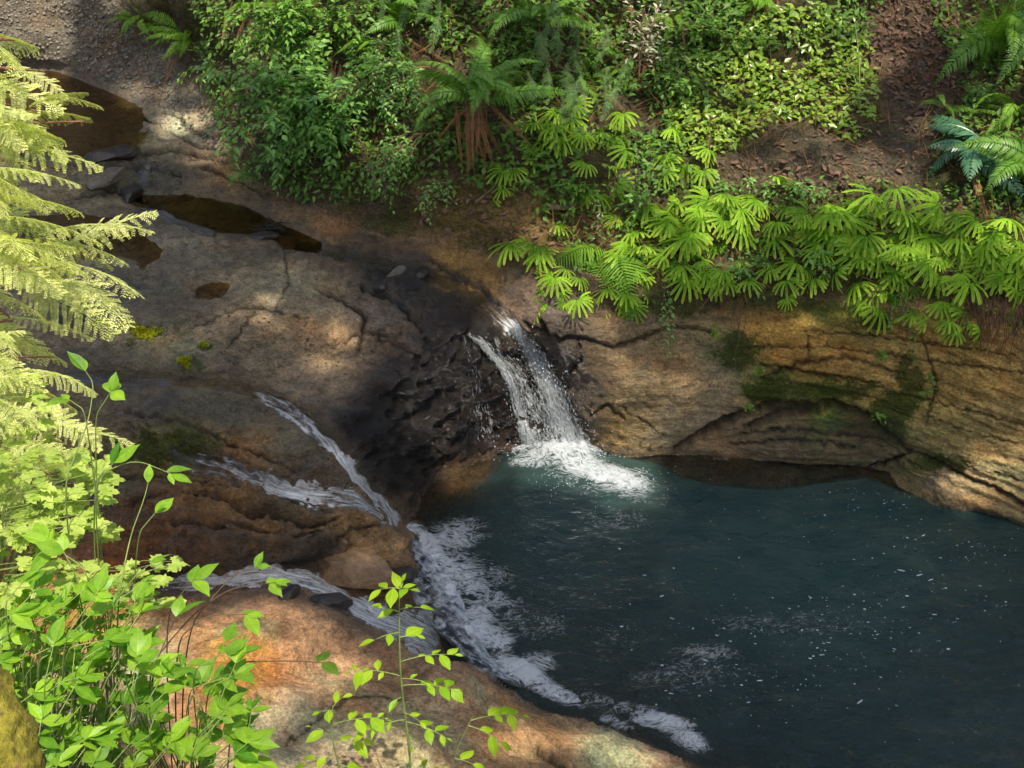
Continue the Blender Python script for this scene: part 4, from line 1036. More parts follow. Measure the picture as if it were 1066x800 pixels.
def fan_mesh(name, R=.17, fingers=11, seed=0, arc=105, stipe=.22):
    """five-finger fern: a dark stipe forking into a fan of soft pinnate fingers"""
    rng = np.random.default_rng(seed); g = Geo()
    st = curve((0, 0, 0), (.45, rng.normal()*.1, 1), stipe, 1.5, 10)
    g.tube(st, np.linspace(.0016, .0011, 10), 4, .0)
    c = st[-1]; dirx = nrm([1, 0, -.05])
    P2 = (np.array([(0, .25, 0), (.5, .55, .03), (1.0, .42, 0), (1.08, 0, -.06), (.95, -.40, 0), (.4, -.38, .02), (0, -.25, 0)], float),
          np.array([(0, 2, 1), (0, 6, 2), (6, 5, 2), (5, 4, 2), (4, 3, 2)]))
    for k in range(fingers):
        u = (k/(fingers-1))*2-1
        a = math.radians(arc)*u + rng.normal()*.05
        ln = R*(1.06-.36*abs(u)**1.5)*rng.uniform(.88, 1.1)
        d = np.array([math.cos(a), math.sin(a), .12+.14*rng.normal()])
        root = c + np.array([-.012*abs(u), .026*u, 0])
        f = curve(root, d, ln, rng.uniform(.75, 1.35), 9, side=.3*u)
        g.tube(f, np.linspace(.0008, .0004, 9), 3, .1)
        m = 15; s = np.linspace(.06, .99, m); P, D = along(f, s)
        wv_ = R*.062*np.minimum(1, (s+.06)*3.2)*np.minimum(1, (1.10-s)*5)
        tone = rng.uniform(.1, 1.0)
        for sg in (1, -1):
            side_ = np.cross(np.array([0, 0, 1.]), D); side_ /= np.linalg.norm(side_, axis=1)[:, None]+1e-9
            X = sg*side_ + D*.28; X[:, 2] -= .22
            Mx = frames(X, np.cross(D, side_)*np.array([1, 1, 1]))
            Mx = Mx*np.stack([wv_, np.full(m, ln/m*1.15)*sg, wv_], -1)[:, None, :]
            g.inst(P2[0], P2[1], Mx, P, np.clip(tone+rng.normal(size=m)*.12, 0, 1), s)
    return g.mesh(name, False)
FANS = [fan_mesh("finger_fern_frond", .185, 11, 5+i, 100+6*(i % 3), .20+.05*(i % 2)) for i in range(6)]
FRONDS = [frond_mesh("sword_fern_frond", .72, .098, 38, 2.0, 1.15, 70, .22, 20+i) for i in range(3)]
SHORTF = [frond_mesh("arching_frond", .42, .062, 26, 2.1, .85, 66, .24, 30+i, .30) for i in range(3)]
UPF = [frond_mesh("upright_frond", .58, .062, 34, .9, 1.25, 72, .20, 40+i, .15) for i in range(3)]
GLOSSF = [frond_mesh("glossy_frond", .44, .098, 17, 1.7, .7, 62, .34, 50+i, .35) for i in range(3)]
DEADF = [frond_mesh("dead_frond", .55, .050, 30, .9, -.55, 40, .2, 60+i, .9, .004) for i in range(3)]
WIDEF = [frond_mesh("triangular_frond", .40, .14, 22, 1.2, .55, 72, .11, 70+i, .25, bare=.05) for i in range(2)]

def outward(px, py):
    """horizontal direction the bank faces at a photo point"""
    j = np.argmin(abs(gy-py)); i = np.argmin(abs(gx-px))
    n = N0[max(0, j-12):j+12, max(0, i-12):i+12].reshape(-1, 3).mean(0)
    h = np.array([n[0], n[1], 0]); l = np.linalg.norm(h)
    return h/l if l > .15 else np.array([0, -1., 0])
def put(mesh, name, parent, az, tilt=0.0, roll=0.0, sc=1.0, mat=None, off=(0, 0, 0)):
    o = bpy.data.objects.new(name, mesh); COL.objects.link(o); o.parent = parent
    if mat is not None and not mesh.materials: mesh.materials.append(mat)
    o.location = off; o.rotation_euler = (roll, tilt, az); o.scale = (sc, sc, sc)
    return o
def clump(name, px, py, meshes, mat, n, label, cat, group, spread=75, sc=1.0, tilt=(-.2, .4), part="frond", lift=.0, rng=RNG, aim=None, dead=0, radius=.03):
    root = bpy.data.objects.new(name, None); COL.objects.link(root)
    root.location = T(px, py) + np.array([0, 0, lift]); root.empty_display_size = .05
    tag(root, label, cat, group)
    o = outward(px, py); az0 = math.atan2(o[1], o[0]) if aim is None else math.radians(aim)
    for k in range(n):
        u = (k+.5)/n*2-1
        az = az0 + math.radians(spread)*u + rng.normal()*.12
        put(meshes[rng.integers(len(meshes))], part, root, az, rng.uniform(*tilt), rng.normal()*.38, sc*rng.uniform(.68, 1.15), mat, tuple(rng.normal(size=3)*radius))
    for k in range(dead):
        put(DEADF[k % 3], "dead_frond", root, az0+rng.uniform(-.9, .9), rng.uniform(-.45, .55), rng.normal()*.3, sc*rng.uniform(.55, 1.1), M_DEAD, tuple(np.array([math.cos(az0)*.05, math.sin(az0)*.05, -.02])+rng.normal(size=3)*np.array([.05, .03, .03])))
    return root
G_FAN = "bright finger ferns growing along the bank above the pool"
fans = [ # px, py, fronds, scale, label
 (566,232,6,.95,"small bright finger fern just right of the main fall's channel, hanging low over dark rock"),
 (600,262,5,.8,"small finger fern tucked behind the long drooping fronds beside the fall"),
 (566,150,6,.9,"finger fern right of the brown skirted sword fern, at the left end of its row"),
 (600,135,6,.9,"finger fern under the dark conifer sprays, second in the upper row"),
 (640,140,6,.9,"finger fern under the drooping conifer, middle of the upper row"),
 (682,150,5,.8,"finger fern at the right end of the upper row beside the glossy ground cover"),
 (655,215,6,.9,"half shaded finger fern left of the big sunlit clump"),
 (700,190,8,1.12,"large sunlit finger fern with long pale fingers at the crest of the left clump"),
 (742,190,7,1.05,"sunlit finger fern spilling right from the crest of the left clump"),
 (712,232,7,1.0,"finger fern hanging in the middle of the left clump"),
 (752,226,6,1.0,"finger fern with separate pale fingers at the right side of the left clump"),
 (738,268,6,1.05,"brightest finger fern fan hanging lowest over the rounded rock face"),
 (690,262,5,.85,"shaded finger fern below the left clump above the hanging ivy"),
 (792,190,5,.85,"small upright finger fern by the bare soil band"),
 (806,222,5,.95,"pale finger fern alone between the two big clumps"),
 (812,258,4,.75,"tiny finger fern on the dark rock gap between the clumps"),
 (862,205,7,1.05,"large finger fern at the left end of the right clump"),
 (895,190,7,1.05,"bright finger fern at the crest of the right clump under the soil"),
 (925,205,7,1.1,"bright finger fern in the middle of the right clump"),
 (885,232,7,1.0,"finger fern with crowded fronds under the crest of the right clump"),
 (955,235,7,1.0,"finger fern hanging right of centre of the right clump"),
 (918,278,6,.95,"finger fern with a neat round fan lowest in the right clump"),
 (985,215,7,1.05,"finger fern below the glossy bluish fern"),
 (1020,215,7,1.05,"finger fern under the right hand fern, close to the frame edge"),
 (1055,225,7,1.05,"finger fern at the far right end of the row"),
 (1000,258,6,1.0,"finger fern above the brown hanging roots, left one"),
 (1045,262,6,1.0,"finger fern above the brown hanging roots, right one"),
 (970,290,5,.8,"small finger fern left of the brown hanging roots"),
 (848,240,5,.9,"finger fern drooping at the lower left of the right clump"),
 (1085,260,6,1.0,"finger fern cut by the right edge of the picture"),
]
fans += [
 (655,292,6,.75,"small finger fern on the rock below the lady fern"),(585,292,5,.7,"little finger fern hanging over the dark cracks by the fall"),(770,258,6,.8,"finger fern filling the gap right of the brightest fan"),
 (722,160,6,.8,"finger fern peeking above the left clump beneath the ground cover"),(835,212,5,.75,"young finger fern left of the right clump's crest"),(872,262,6,.8,"shaded finger fern low at the left end of the right clump"),
 (905,250,6,.85,"finger fern over the neat round fan in the right clump"),(940,262,6,.8,"finger fern under the middle of the right clump"),(975,248,6,.85,"finger fern between the right clump and the root curtain"),
 (1030,235,7,.95,"finger fern directly under the glossy bluish fern"),(1065,285,6,.85,"lowest finger fern at the right edge over the roots"),(530,168,5,.75,"finger fern touching the brown skirt of the big sword fern"),
 (625,168,6,.8,"finger fern hanging lowest in the upper row"),(660,240,6,.8,"finger fern behind the lady fern's fronds"),(760,205,5,.8,"finger fern against the bare soil on the left clump"),(1000,305,5,.7,"small finger fern in front of the hanging roots"),
]
for px, py, n_, s_, lab in fans:
    if py > 165: py += 22 + 10*math.sin(px*.9)
    clump("finger_fern", px, py, FANS, M_FAN, n_+2, lab, "fern", G_FAN, spread=90, sc=s_*.84, tilt=(-.2, .85), radius=.06)
# lady ferns with drooping pale fronds just right of the fall
clump("lady_fern", 640, 262, WIDEF, M_SWORDL, 9, "light green fern with drooping feathery fronds right of the fall", "fern", None, spread=70, sc=1.35, tilt=(-.1, .5), aim=-110)
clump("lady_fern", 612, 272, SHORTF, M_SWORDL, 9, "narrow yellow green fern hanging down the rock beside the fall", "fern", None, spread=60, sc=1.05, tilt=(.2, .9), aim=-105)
# sword ferns
clump("sword_fern", 496, 150, FRONDS, M_SWORD, 17, "big dark sword fern with a thick skirt of brown dead fronds", "fern", None, spread=165, sc=.92, tilt=(-.35, .75), lift=.34, dead=26)
G_SW = "sword ferns scattered over the upper slope"
sw = [(150,22,10,.95,SHORTF,M_SWORDL,"bright little fern at the top of the bare bank, left one"),(195,42,11,1.0,SHORTF,M_SWORDL,"bright little fern at the top of the bare bank, right one"),
 (1030,72,14,1.25,UPF,M_SWORDL,"upright bright sword fern in the top right corner"),(1052,125,11,1.1,SHORTF,M_SWORD,"dark fern between the upright fern and the glossy one"),
 (1020,165,13,1.25,GLOSSF,M_SWORDB,"glossy bluish green fern above the finger ferns on the right"),(975,118,5,.7,SHORTF,M_SWORDB,"small bluish fern at the edge of the leaf litter"),
 (420,30,11,.8,FRONDS,M_SWORD,"dark sword fern at the top left of the skirted one"),(560,30,11,.85,FRONDS,M_SWORD,"dark sword fern at the top right of the skirted one"),
 (700,25,8,.7,SHORTF,M_SWORD,"dark fern behind the pale twigs"),(255,12,9,.75,SHORTF,M_SWORDL,"light fern above the bushy shrub at the top of the picture"),(345,-8,9,.8,FRONDS,M_SWORD,"fern at the top edge above the bushy shrub"),
 (640,-5,9,.8,FRONDS,M_SWORD,"fern at the top edge above the conifer sprays"),(790,-5,9,.7,SHORTF,M_SWORD,"fern at the top edge above the glossy ground cover"),(480,-25,9,.8,FRONDS,M_SWORD,"fern at the top edge above the skirted fern"),
 (1062,40,13,1.2,FRONDS,M_SWORD,"large dark sword fern cut by the right edge near the top"),(1075,185,11,1.0,FRONDS,M_SWORDB,"bluish sword fern cut by the right edge beside the glossy one"),(530,100,10,.7,SHORTF,M_SWORD,"small dark fern tucked behind the skirted fern's right side"),(655,75,10,.7,SHORTF,M_SWORDL,"lit fern under the pale shrub"),(600,95,9,.7,SHORTF,M_SWORD,"dark fern among the drooping conifer sprays"),(780,10,9,.8,SHORTF,M_SWORDL,"lit fern above the glossy ground cover"),(395,60,10,.8,SHORTF,M_SWORD,"fern between the bushy shrub and the skirted fern"),(300,20,10,.8,SHORTF,M_SWORDL,"lit fern poking out of the bushy shrub near the top"),
 (905,-20,8,.7,SHORTF,M_SWORD,"fern at the top edge above the leaf litter")]
for px, py, n_, s_, ms_, mt_, lab in sw:
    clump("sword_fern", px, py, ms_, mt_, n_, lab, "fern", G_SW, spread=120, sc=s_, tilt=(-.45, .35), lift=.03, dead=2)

# --- leafy branches
def leafy(gs, gl, pts, leaf, size, step, rng, r0=.003, ang=55, flat=.6, jit=.25, s0=.15, terminal=True, up=np.array([0, 0, 1.])):
    """stem tube into gs, alternate leaves into gl"""
    pts = np.asarray(pts); n = len(pts)
    if gs is not None: gs.tube(pts, np.linspace(r0, r0*.35, n), 4, rng.random())
    Lt = np.linalg.norm(np.diff(pts, axis=0), axis=1).sum()
    m = max(2, int(Lt*(1-s0)/step)); s = np.linspace(s0, 1, m)
    P, D = along(pts, s)
    sg = np.where(np.arange(m) % 2 == 0, 1, -1)
    side_ = np.cross(up, D); side_ /= np.linalg.norm(side_, axis=1)[:, None]+1e-9
    a = math.radians(ang)*np.where(s > .97, .15 if terminal else 1, 1) + rng.normal(size=m)*jit*.6
    X = D*np.cos(a)[:, None] + side_*(sg*np.sin(a))[:, None] + rng.normal(size=(m, 3))*jit*.5
    X[:, 2] -= .12
    nr = up + rng.normal(size=(m, 3))*(1-flat)*.7
    sz = size*rng.uniform(.45, 1.2, m)*(1-.25*(s > .9))
    Mx = frames(X, nr)*sz[:, None, None]
    if isinstance(leaf, list):
        w_ = rng.integers(len(leaf), size=m)
        for k_ in range(len(leaf)):
            q_ = w_ == k_
            if q_.any(): gl.inst(leaf[k_][0], leaf[k_][1], Mx[q_], P[q_], rng.random(q_.sum()))
    else: gl.inst(leaf[0], leaf[1], Mx, P+X*0, rng.random(m))
def shrub(name, label, cat, root, tips, mat, smat, leaf=LEAF_LO, size=.05, step=.022, twigs=5, tl=.22, r0=.006, group=None, rng=RNG, droop=.5, flat=.5, parts=True):
    """woody plant: stem mesh plus one foliage mesh per main branch"""
    e = bpy.data.objects.new(name, None); COL.objects.link(e); e.location = root; tag(e, label, cat, group)
    root = np.asarray(root, float); gs = Geo(); k = 0
    for tp in tips:
        tp = np.asarray(tp, float)-root; ln = np.linalg.norm(tp)
        ctrl = tp*.5 + np.array([0, 0, ln*.22]) + rng.normal(size=3)*ln*.05
        u = np.linspace(0, 1, 14)[:, None]
        pts = (1-u)**2*0 + 2*u*(1-u)*ctrl + u*u*tp
        gs.tube(pts, np.linspace(r0, r0*.3, 14), 5, rng.random())
        gl = Geo()
        leafy(None, gl, pts, leaf, size, step*1.3, rng, s0=.45, flat=flat)
        for t_ in range(twigs):
            s = rng.uniform(.30, .98); P, D = along(pts, np.array([s]))
            d = D[0] + rng.normal(size=3)*.75; d[2] += .05
            tw = curve(P[0], d, tl*rng.uniform(.5, 1.15), droop*rng.uniform(.3, 1.3), 8, side=rng.normal()*.5)
            leafy(gs, gl, tw, leaf, size, step, rng, r0=.0016, flat=flat, s0=.1)
        b = gl.mesh("foliage", False); o = link("branch_foliage", b, mat, e)
    st = link("stem", gs.mesh("stem"), smat, e)
    return e
def cloud(px, py, rx, ry, n, out=.25, depth=.14, rng=RNG, base=None):
    """n branch tips filling an oval patch in front of the slope at a photo point"""
    c = T(px, py) if base is None else base; o = outward(px, py)
    d = (c[1]*CP - (c[2]-CAM_Z)*SP); s = d*HALF/533
    v = rng.normal(size=(n*3, 3)); v = v/np.linalg.norm(v, axis=1)[:, None]*rng.random((n*3, 1))**.45
    v = v[:n]
    return c + o*out + np.array([0, 0, out*.55]) + np.stack([v[:, 0]*rx*s, v[:, 1]*depth, v[:, 2]*ry*s*1.15], -1)
shrub("leafy_shrub", "large bushy shrub with small bluish green leaves spilling over the creek bank", "shrub", T(345, 120), cloud(320, 115, 92, 72, 34, .30, .25), M_SHRUBB, B_TWIG, size=.074, step=.025, twigs=9, tl=.24)
shrub("leafy_shrub", "green bush behind the big bluish one at the top of the slope", "shrub", T(330, 40), cloud(330, 35, 100, 45, 24, .22, .2), M_SHRUB, B_TWIG, size=.064, step=.024, twigs=8, tl=.24)
shrub("leafy_shrub", "dark shrub left of the skirted sword fern", "shrub", T(425, 75), cloud(420, 95, 50, 55, 18, .2, .18), M_SHRUBB, B_TWIG, size=.046, step=.021, twigs=6, tl=.2)
shrub("trailing_shrub", "thin branch of small leaves trailing over the bare bank by the stick", "shrub", T(445, 135), cloud(405, 200, 38, 24, 9, .22, .1), M_SHRUBB, B_TWIG, size=.044, step=.022, twigs=5, tl=.14)
shrub("trailing_shrub", "low leafy sprig hanging at the bank foot above the channel", "shrub", T(470, 185), cloud(462, 225, 20, 22, 6, .14, .06), M_SHRUBB, B_TWIG, size=.042, step=.02, twigs=4, tl=.1)
shrub("trailing_shrub", "yellow leaved sprig standing up between the shrub and the stick", "shrub", T(392, 190), cloud(385, 140, 12, 28, 5, .2, .05), M_IVY, B_TWIG, size=.04, step=.03, twigs=2, tl=.08)
shrub("leafy_shrub", "shrub with mid green leaves in the deep shade above the finger ferns", "shrub", T(690, 100), cloud(700, 95, 40, 60, 14, .15, .15), M_SHRUB, B_TWIG, size=.05, step=.024, twigs=6, tl=.2)
shrub("leafy_shrub", "leafy stems standing above the glossy ground cover", "shrub", T(745, 45), cloud(735, 45, 35, 45, 11, .16, .12), M_SHRUB, B_TWIG, size=.055, step=.026, twigs=5, tl=.16)
shrub("leafy_shrub", "tall leafy herb rising at the right end of the glossy ground cover", "shrub", T(895, 110), cloud(885, 70, 28, 45, 9, .12, .1), M_IVY, B_GREEN, size=.055, step=.028, twigs=3, tl=.13)
shrub("leafy_shrub", "bluish broad leaved plant among the finger ferns of the left clump", "shrub", T(672, 225), cloud(655, 215, 28, 30, 8, .16, .08), M_SHRUBB, B_GREEN, size=.06, step=.03, twigs=4, tl=.12)
shrub("trailing_ivy", "ivy hanging down the rounded rock right of the fall", "ivy", T(692, 290), [T(x, y)+np.array([0, -.05, 0]) for x, y in ((690,305),(695,325),(688,345),(700,350),(696,372))], M_SHRUBB, B_TWIG, size=.034, step=.018, twigs=4, tl=.07, r0=.002)
shrub("trailing_ivy", "ivy strand hanging below the finger ferns over ochre rock", "ivy", T(935, 290), [T(x, y)+np.array([0, -.06, 0]) for x, y in ((930,305),(940,325),(925,335),(945,345),(950,370))], M_SHRUBB, B_TWIG, size=.034, step=.018, twigs=5, tl=.08, r0=.002)
sprouts = [(740,345,"tiny sprout under the lowest finger fern"),(790,385,"tiny bright sprout beside the dark stained rock"),(776,425,"tiny sprout at the left tip of the undercut"),(914,372,"thin sprout on the ochre wall below the ivy strand"),
 (967,395,"faint sprout on the right wall"),(966,412,"lower faint sprout on the right wall"),(918,430,"green tuft above the right end of the undercut"),(655,330,"small sprout on the cracked rock right of the fall"),(1020,320,"sprout among the hanging roots")]
for x, y, lab in sprouts:
    shrub("sprout", lab, "plant", T(x, y), cloud(x, y-2, 9, 7, 4, .04, .02), M_SWORDL if x in (790, 740) else M_SHRUB, B_GREEN, size=.036, step=.02, twigs=2, tl=.035, r0=.0012, group="small plants rooted in the rock face")
for x, y, rx_, ry_, n_, lab in ((775,205,30,20,7,"low bluish green herb between the two sunlit fern clumps"),(830,195,30,12,7,"low herb at the foot of the bare soil band"),(780,285,30,25,7,"shaded broad leaves hanging below the sunlit ferns"),(860,275,24,18,6,"shaded leaves under the left end of the right clump"),(545,190,22,26,6,"leafy sprig under the first upper row fern"),(605,195,20,25,5,"small leafy plant below the upper row on brown bank"),(1010,100,18,18,5,"leafy herb behind the glossy fern"),(620,60,40,30,9,"tangled leaves behind the conifer sprays"),(225,70,22,20,6,"leafy edge of the bush over the gravel bank"),(265,190,18,12,5,"leafy sprig low at the left foot of the bush"),(545,60,30,50,8,"shaded leaves right of the skirted fern"),(460,20,40,24,8,"shaded leaves above the skirted fern")):
    shrub("low_herb", lab, "plant", T(x, y), cloud(x, y, rx_, ry_, n_, .10, .06), M_SHRUBB if x > 770 else M_SHRUB, B_GREEN, size=.052, step=.026, twigs=4, tl=.12, r0=.002, group="low leafy plants on the bank")
# pale sunlit twigs
shrub("pale_shrub", "thin shrub with washed out pale leaves caught by the sun above the ferns", "shrub", T(665, 95), cloud(672, 25, 26, 46, 9, .22, .08), M_TWIGL, B_RED, leaf=LEAFN, size=.06, step=.028, twigs=4, tl=.16, r0=.004)
shrub("pale_shrub", "thin stem with a few pale leaves in the gap left of the lady fern", "shrub", T(628, 262), cloud(622, 228, 10, 24, 4, .12, .04), M_TWIGL, B_TWIG, leaf=LEAFN, size=.035, step=.03, twigs=2, tl=.07, r0=.002)

# --- conifer sprays
def spray_mesh(name, length=.42, width=.15, seed=0, needle=.0125, step=.0135, sag=.6, droop=.55):
    rng = np.random.default_rng(seed); g = Geo()
    ax = curve((0, 0, 0), (1, 0, .18), length, droop, 14, side=rng.normal()*.3)
    g.tube(ax, np.linspace(.0022, .0007, 14), 4, .1)
    m = int(length/step); s = np.linspace(.04, .98, m); P, D = along(ax, s)
    ND = (np.array([(0, .18, 0), (.75, .2, .03), (1, 0, 0), (.75, -.2, .03), (0, -.18, 0)], float), np.array([(0, 4, 1), (4, 3, 1), (3, 2, 1)]))
    for i in range(m):
        ln = width*min(1, (s[i]*3.2+.25))*(1-s[i]**2.2*.82)*rng.uniform(.7, 1.1)
        for sg in ((1, -1) if rng.random() < .9 else (1,)):
            sd = np.cross([0, 0, 1.], D[i]); a = math.radians(52+rng.normal()*7)
            d = D[i]*math.cos(a) + nrm(sd)*sg*math.sin(a)
            tw = curve(P[i], d, ln, sag*rng.uniform(.6, 1.4), 7, side=-sg*.35)
            k = max(4, int(ln/.0070)); q_ = np.linspace(.02, 1, k); Q, E = along(tw, q_)
            tone = rng.random()
            for s2 in (1, -1):
                sd2 = np.cross([0, 0, 1.], E); sd2 /= np.linalg.norm(sd2, axis=1)[:, None]+1e-9
                X = E*.72 + sd2*s2*.72 + rng.normal(size=(k, 3))*.10
                Mx = frames(X)*np.stack([np.full(k, needle)*(1.15-.5*q_)*rng.uniform(.85, 1.2, k), np.full(k, needle*.75), np.full(k, needle)], -1)[:, None, :]
                g.inst(ND[0], ND[1], Mx, Q, np.clip(tone*.7+.3*rng.random(k), 0, 1), np.clip(s[i]*.3+q_*.7, 0, 1))
    return g.mesh(name, False)
SPR = [spray_mesh("spray", .40, .105+.02*(i%2), 80+i, step=.017) for i in range(4)]
SPRD = [spray_mesh("dark_spray", .28, .065, 90+i, .0075, .011, .9, 1.0) for i in range(2)]
def aim_obj(mesh, name, parent, base, tip, roll, mat, ref=.40):
    base = np.array(base, float); tip = np.array(tip, float); x = tip-base; ln = np.linalg.norm(x)
    F_ = frames(x[None], np.array([0, 0, 1.]), np.array([roll]))[0]
    M4 = Matrix(((*F_[0], base[0]), (*F_[1], base[1]), (*F_[2], base[2]), (0, 0, 0, 1)))
    o = bpy.data.objects.new(name, mesh); COL.objects.link(o); o.parent = parent
    s = ln/ref
    if not mesh.materials: mesh.materials.append(mat)
    M4 = M4 @ Matrix.Diagonal((s, s, s, 1))
    pm_ = Matrix.Translation(parent.location) if parent is not None else Matrix()
    o.matrix_local = pm_.inverted() @ M4
    return o
# near conifer: trunk stands outside the left edge, boughs reach into view
ct = np.array([-2.35, 3.0, 2.2])
e = bpy.data.objects.new("conifer_tree", None); COL.objects.link(e); e.location = ct
tag(e, "conifer with flat feathery yellow green boughs lit by the sun along the left edge", "tree")
g = Geo(); g.tube([(0, 0, -.3), (0, 0, 1.2), (.05, 0, 3.0), (.05, .02, 5.2)], [.12, .10, .08, .05], 10, .5); link("trunk", g.mesh("trunk"), B_TRUNK, e)
tips = [(52,50,-40,38),(20,82,-60,60),(75,85,5,70),(80,88,30,112),(108,103,20,100),(90,116,0,120),(84,152,-10,128),(92,172,-5,150),(60,135,-50,120),(35,60,-70,20),
 (155,222,40,245),(150,228,60,262),(135,258,20,250),(148,290,40,272),(128,300,30,290),(112,262,0,235),(140,318,60,292),(118,330,20,300),(95,215,-30,205),(100,240,-10,225),(60,200,-60,180),(45,225,-60,205),(80,265,-40,250),(90,300,-20,280),(60,320,-50,300),
 (40,120,-60,105),(30,150,-70,140),(25,180,-70,170),(20,240,-60,230),(30,280,-60,262),(25,330,-60,320),(85,345,10,330),(70,372,-20,345),(45,395,-40,370),
 (112,445,30,425),(126,462,40,440),(100,480,10,455),(115,492,40,470),(60,430,-40,410),(80,415,0,395),(45,460,-40,440),(70,505,-10,480),(30,490,-60,470),(20,420,-60,400),(55,350,-50,330),(65,290,-30,262),(110,282,20,270),(45,540,-40,520),(20,370,-60,350),(100,400,30,385),(50,250,-50,235),(75,185,-20,175)]
gb = Geo()
rt_ = np.random.default_rng(44)
for k in range(95):
    yy = rt_.uniform(40, 560); xm = np.interp(yy, [40, 100, 150, 200, 240, 300, 340, 380, 450, 500, 560], [10, 55, 50, 70, 100, 95, 70, 45, 75, 80, 40])
    tx = rt_.uniform(-15, xm); a_ = rt_.uniform(-.35, .9); l_ = rt_.uniform(50, 95)
    tips.append((tx, yy, tx-l_*math.cos(a_), yy-l_*math.sin(a_)*.8))
for k, (tx, ty, bx, by) in enumerate(tips):
    d = 3.15 + RNG.uniform(-.22, .30)
    tipw = WD(tx, ty, d); bw = WD(bx, by, d+RNG.uniform(-.05, .12))
    o = aim_obj(SPR[k % 4], "bough", e, bw, tipw, RNG.uniform(-1.1, .4), M_CON, .375)
for k in range(16):
    yy = 40+k*30; p1 = WD(-40+RNG.uniform(0, 40), yy, 3.25); p0 = ct+np.array([0, 0, 0]); p0[2] = p1[2]+RNG.uniform(-.15, .1)
    u = np.linspace(0, 1, 10)[:, None]; p = p0*(1-u)+p1*u; p[:, 2] += .06*np.sin(np.pi*u[:, 0])
    p2 = WD(30+RNG.uniform(-20, 60), yy+RNG.uniform(-10, 25), 3.25); p = np.concatenate([p, p1+(p2-p1)*np.linspace(.15, 1, 6)[:, None]])
    gb.tube(p-ct, np.linspace(.010, .0022, len(p)), 5, RNG.random())
link("limbs", gb.mesh("limbs"), B_RED, e)
# young conifers on the far slope
for (rx_, ry_, lab, tp) in ((575, 40, "young dark conifer drooping over the finger ferns", [(570,110),(595,75),(560,60),(585,95),(610,85),(620,110),(600,125),(640,60),(575,70),(590,118),(630,130),(645,90),(600,35),(620,40),(580,50),(610,130),(600,100),(570,90),(630,100),(650,45)]),
                            (440, 5, "dark conifer sprays at the top edge left of centre", [(420,30),(450,25),(400,20),(470,15),(385,8),(430,50),(455,48)])):
    rt = T(rx_, ry_); e = bpy.data.objects.new("young_conifer", None); COL.objects.link(e); e.location = rt; tag(e, lab, "tree")
    o_ = outward(rx_, ry_); g = Geo(); top_ = np.array([0, -.1, .9]); g.tube(np.linspace(0, 1, 8)[:, None]*top_, np.linspace(.018, .006, 8), 6, .5); link("trunk", g.mesh("trunk"), B_TRUNK, e)
    for x, y in tp:
        c = T(x, y); tipw = c + o_*RNG.uniform(.25, .45) + np.array([0, 0, RNG.uniform(.05, .2)])
        bw = rt + np.array([0, -.05, RNG.uniform(.25, .6)]) if RNG.random() < .4 else tipw + np.array([RNG.normal()*.1, .25, .22])
        ln = np.linalg.norm(tipw-bw); bw = tipw + (bw-tipw)/ln*min(ln, .27)
        aim_obj(SPRD[RNG.integers(2)], "bough", e, bw, tipw, RNG.uniform(-.7, .7), M_COND, .28)
# ----------------------------------------------------------------- near plants on the left bank
def rootp(px, d=3.0):
    x = (px-533)/533*HALF*d
    return np.array([x, 2.35, 2.35])
def shoot_plant(name, label, cat, root, shoots, mat, smat, leaf, size, step, group=None, r0=.0021, flat=.75, rng=RNG, ang=52, leaf_part="foliage"):
    """each shoot: list of (px, py, depth) the stem passes; leaves on its outer part"""
    e = bpy.data.objects.new(name, None); COL.objects.link(e); e.location = root; tag(e, label, cat, group)
    root = np.asarray(root, float); gs = Geo()
    for sh in shoots:
        pw = np.array([WD(x, y, d) for x, y, d in sh]) - root
        ctl = np.concatenate([[np.zeros(3)+rng.normal(size=3)*.01], pw])
        n = 8*len(ctl); u = np.linspace(0, len(ctl)-1, n); pts = np.stack([np.interp(u, np.arange(len(ctl)), ctl[:, k]) for k in range(3)], -1)
        k_ = np.ones(7)/7; pp = np.pad(pts, ((3, 3), (0, 0)), mode='edge'); pts = np.stack([np.convolve(pp[:, k], k_, 'valid') for k in range(3)], -1)
        gs.tube(pts, np.linspace(r0, r0*.35, n), 5, rng.random())
        gl = Geo(); tot = np.linalg.norm(np.diff(pts, axis=0), axis=1).sum(); last = np.linalg.norm(pw[-1]-(pw[-2] if len(pw) > 1 else pw[-1]*.5))
        leafy(None, gl, pts, leaf, size, step, rng, s0=max(.05, 1-last*1.05/tot), flat=flat, ang=ang, jit=.3)
        link("shoot_foliage", gl.mesh("foliage", False), mat, e)
    link("stem", gs.mesh("stem"), smat, e)
    return e
rs = np.random.default_rng(5)
def fill(n, x0, x1, y0, y1, d0, d1, dx=(10, 70), dy=(-45, 10)):
    out = []
    for _ in range(n):
        x = rs.uniform(x0, x1); y = rs.uniform(y0, y1); d = rs.uniform(d0, d1)
        a = rs.uniform(*dx); b = rs.uniform(*dy)
        out.append([(x-a, y-b+8, d-.03), (x, y, d)])
    return out
# pale lobed foliage in flat tiers
shoot_plant("pale_maple_shrub", "sunlit pale shrub of small lobed leaves in flat tiers under the conifer boughs", "shrub", np.array([-1.55, 2.7, 2.3]),
    fill(90, 0, 122, 470, 560, 2.85, 3.15, (40, 80), (-12, 12)) + fill(50, -20, 90, 540, 640, 2.8, 3.0, (30, 70), (-10, 15)) + fill(26, 90, 190, 585, 630, 2.8, 2.95, (30, 60), (-8, 12)) + fill(14, 0, 60, 390, 470, 3.0, 3.2, (30, 60), (-10, 20)), M_PALE, B_GREEN, LOBED, .040, .015, flat=.8, r0=.0014)
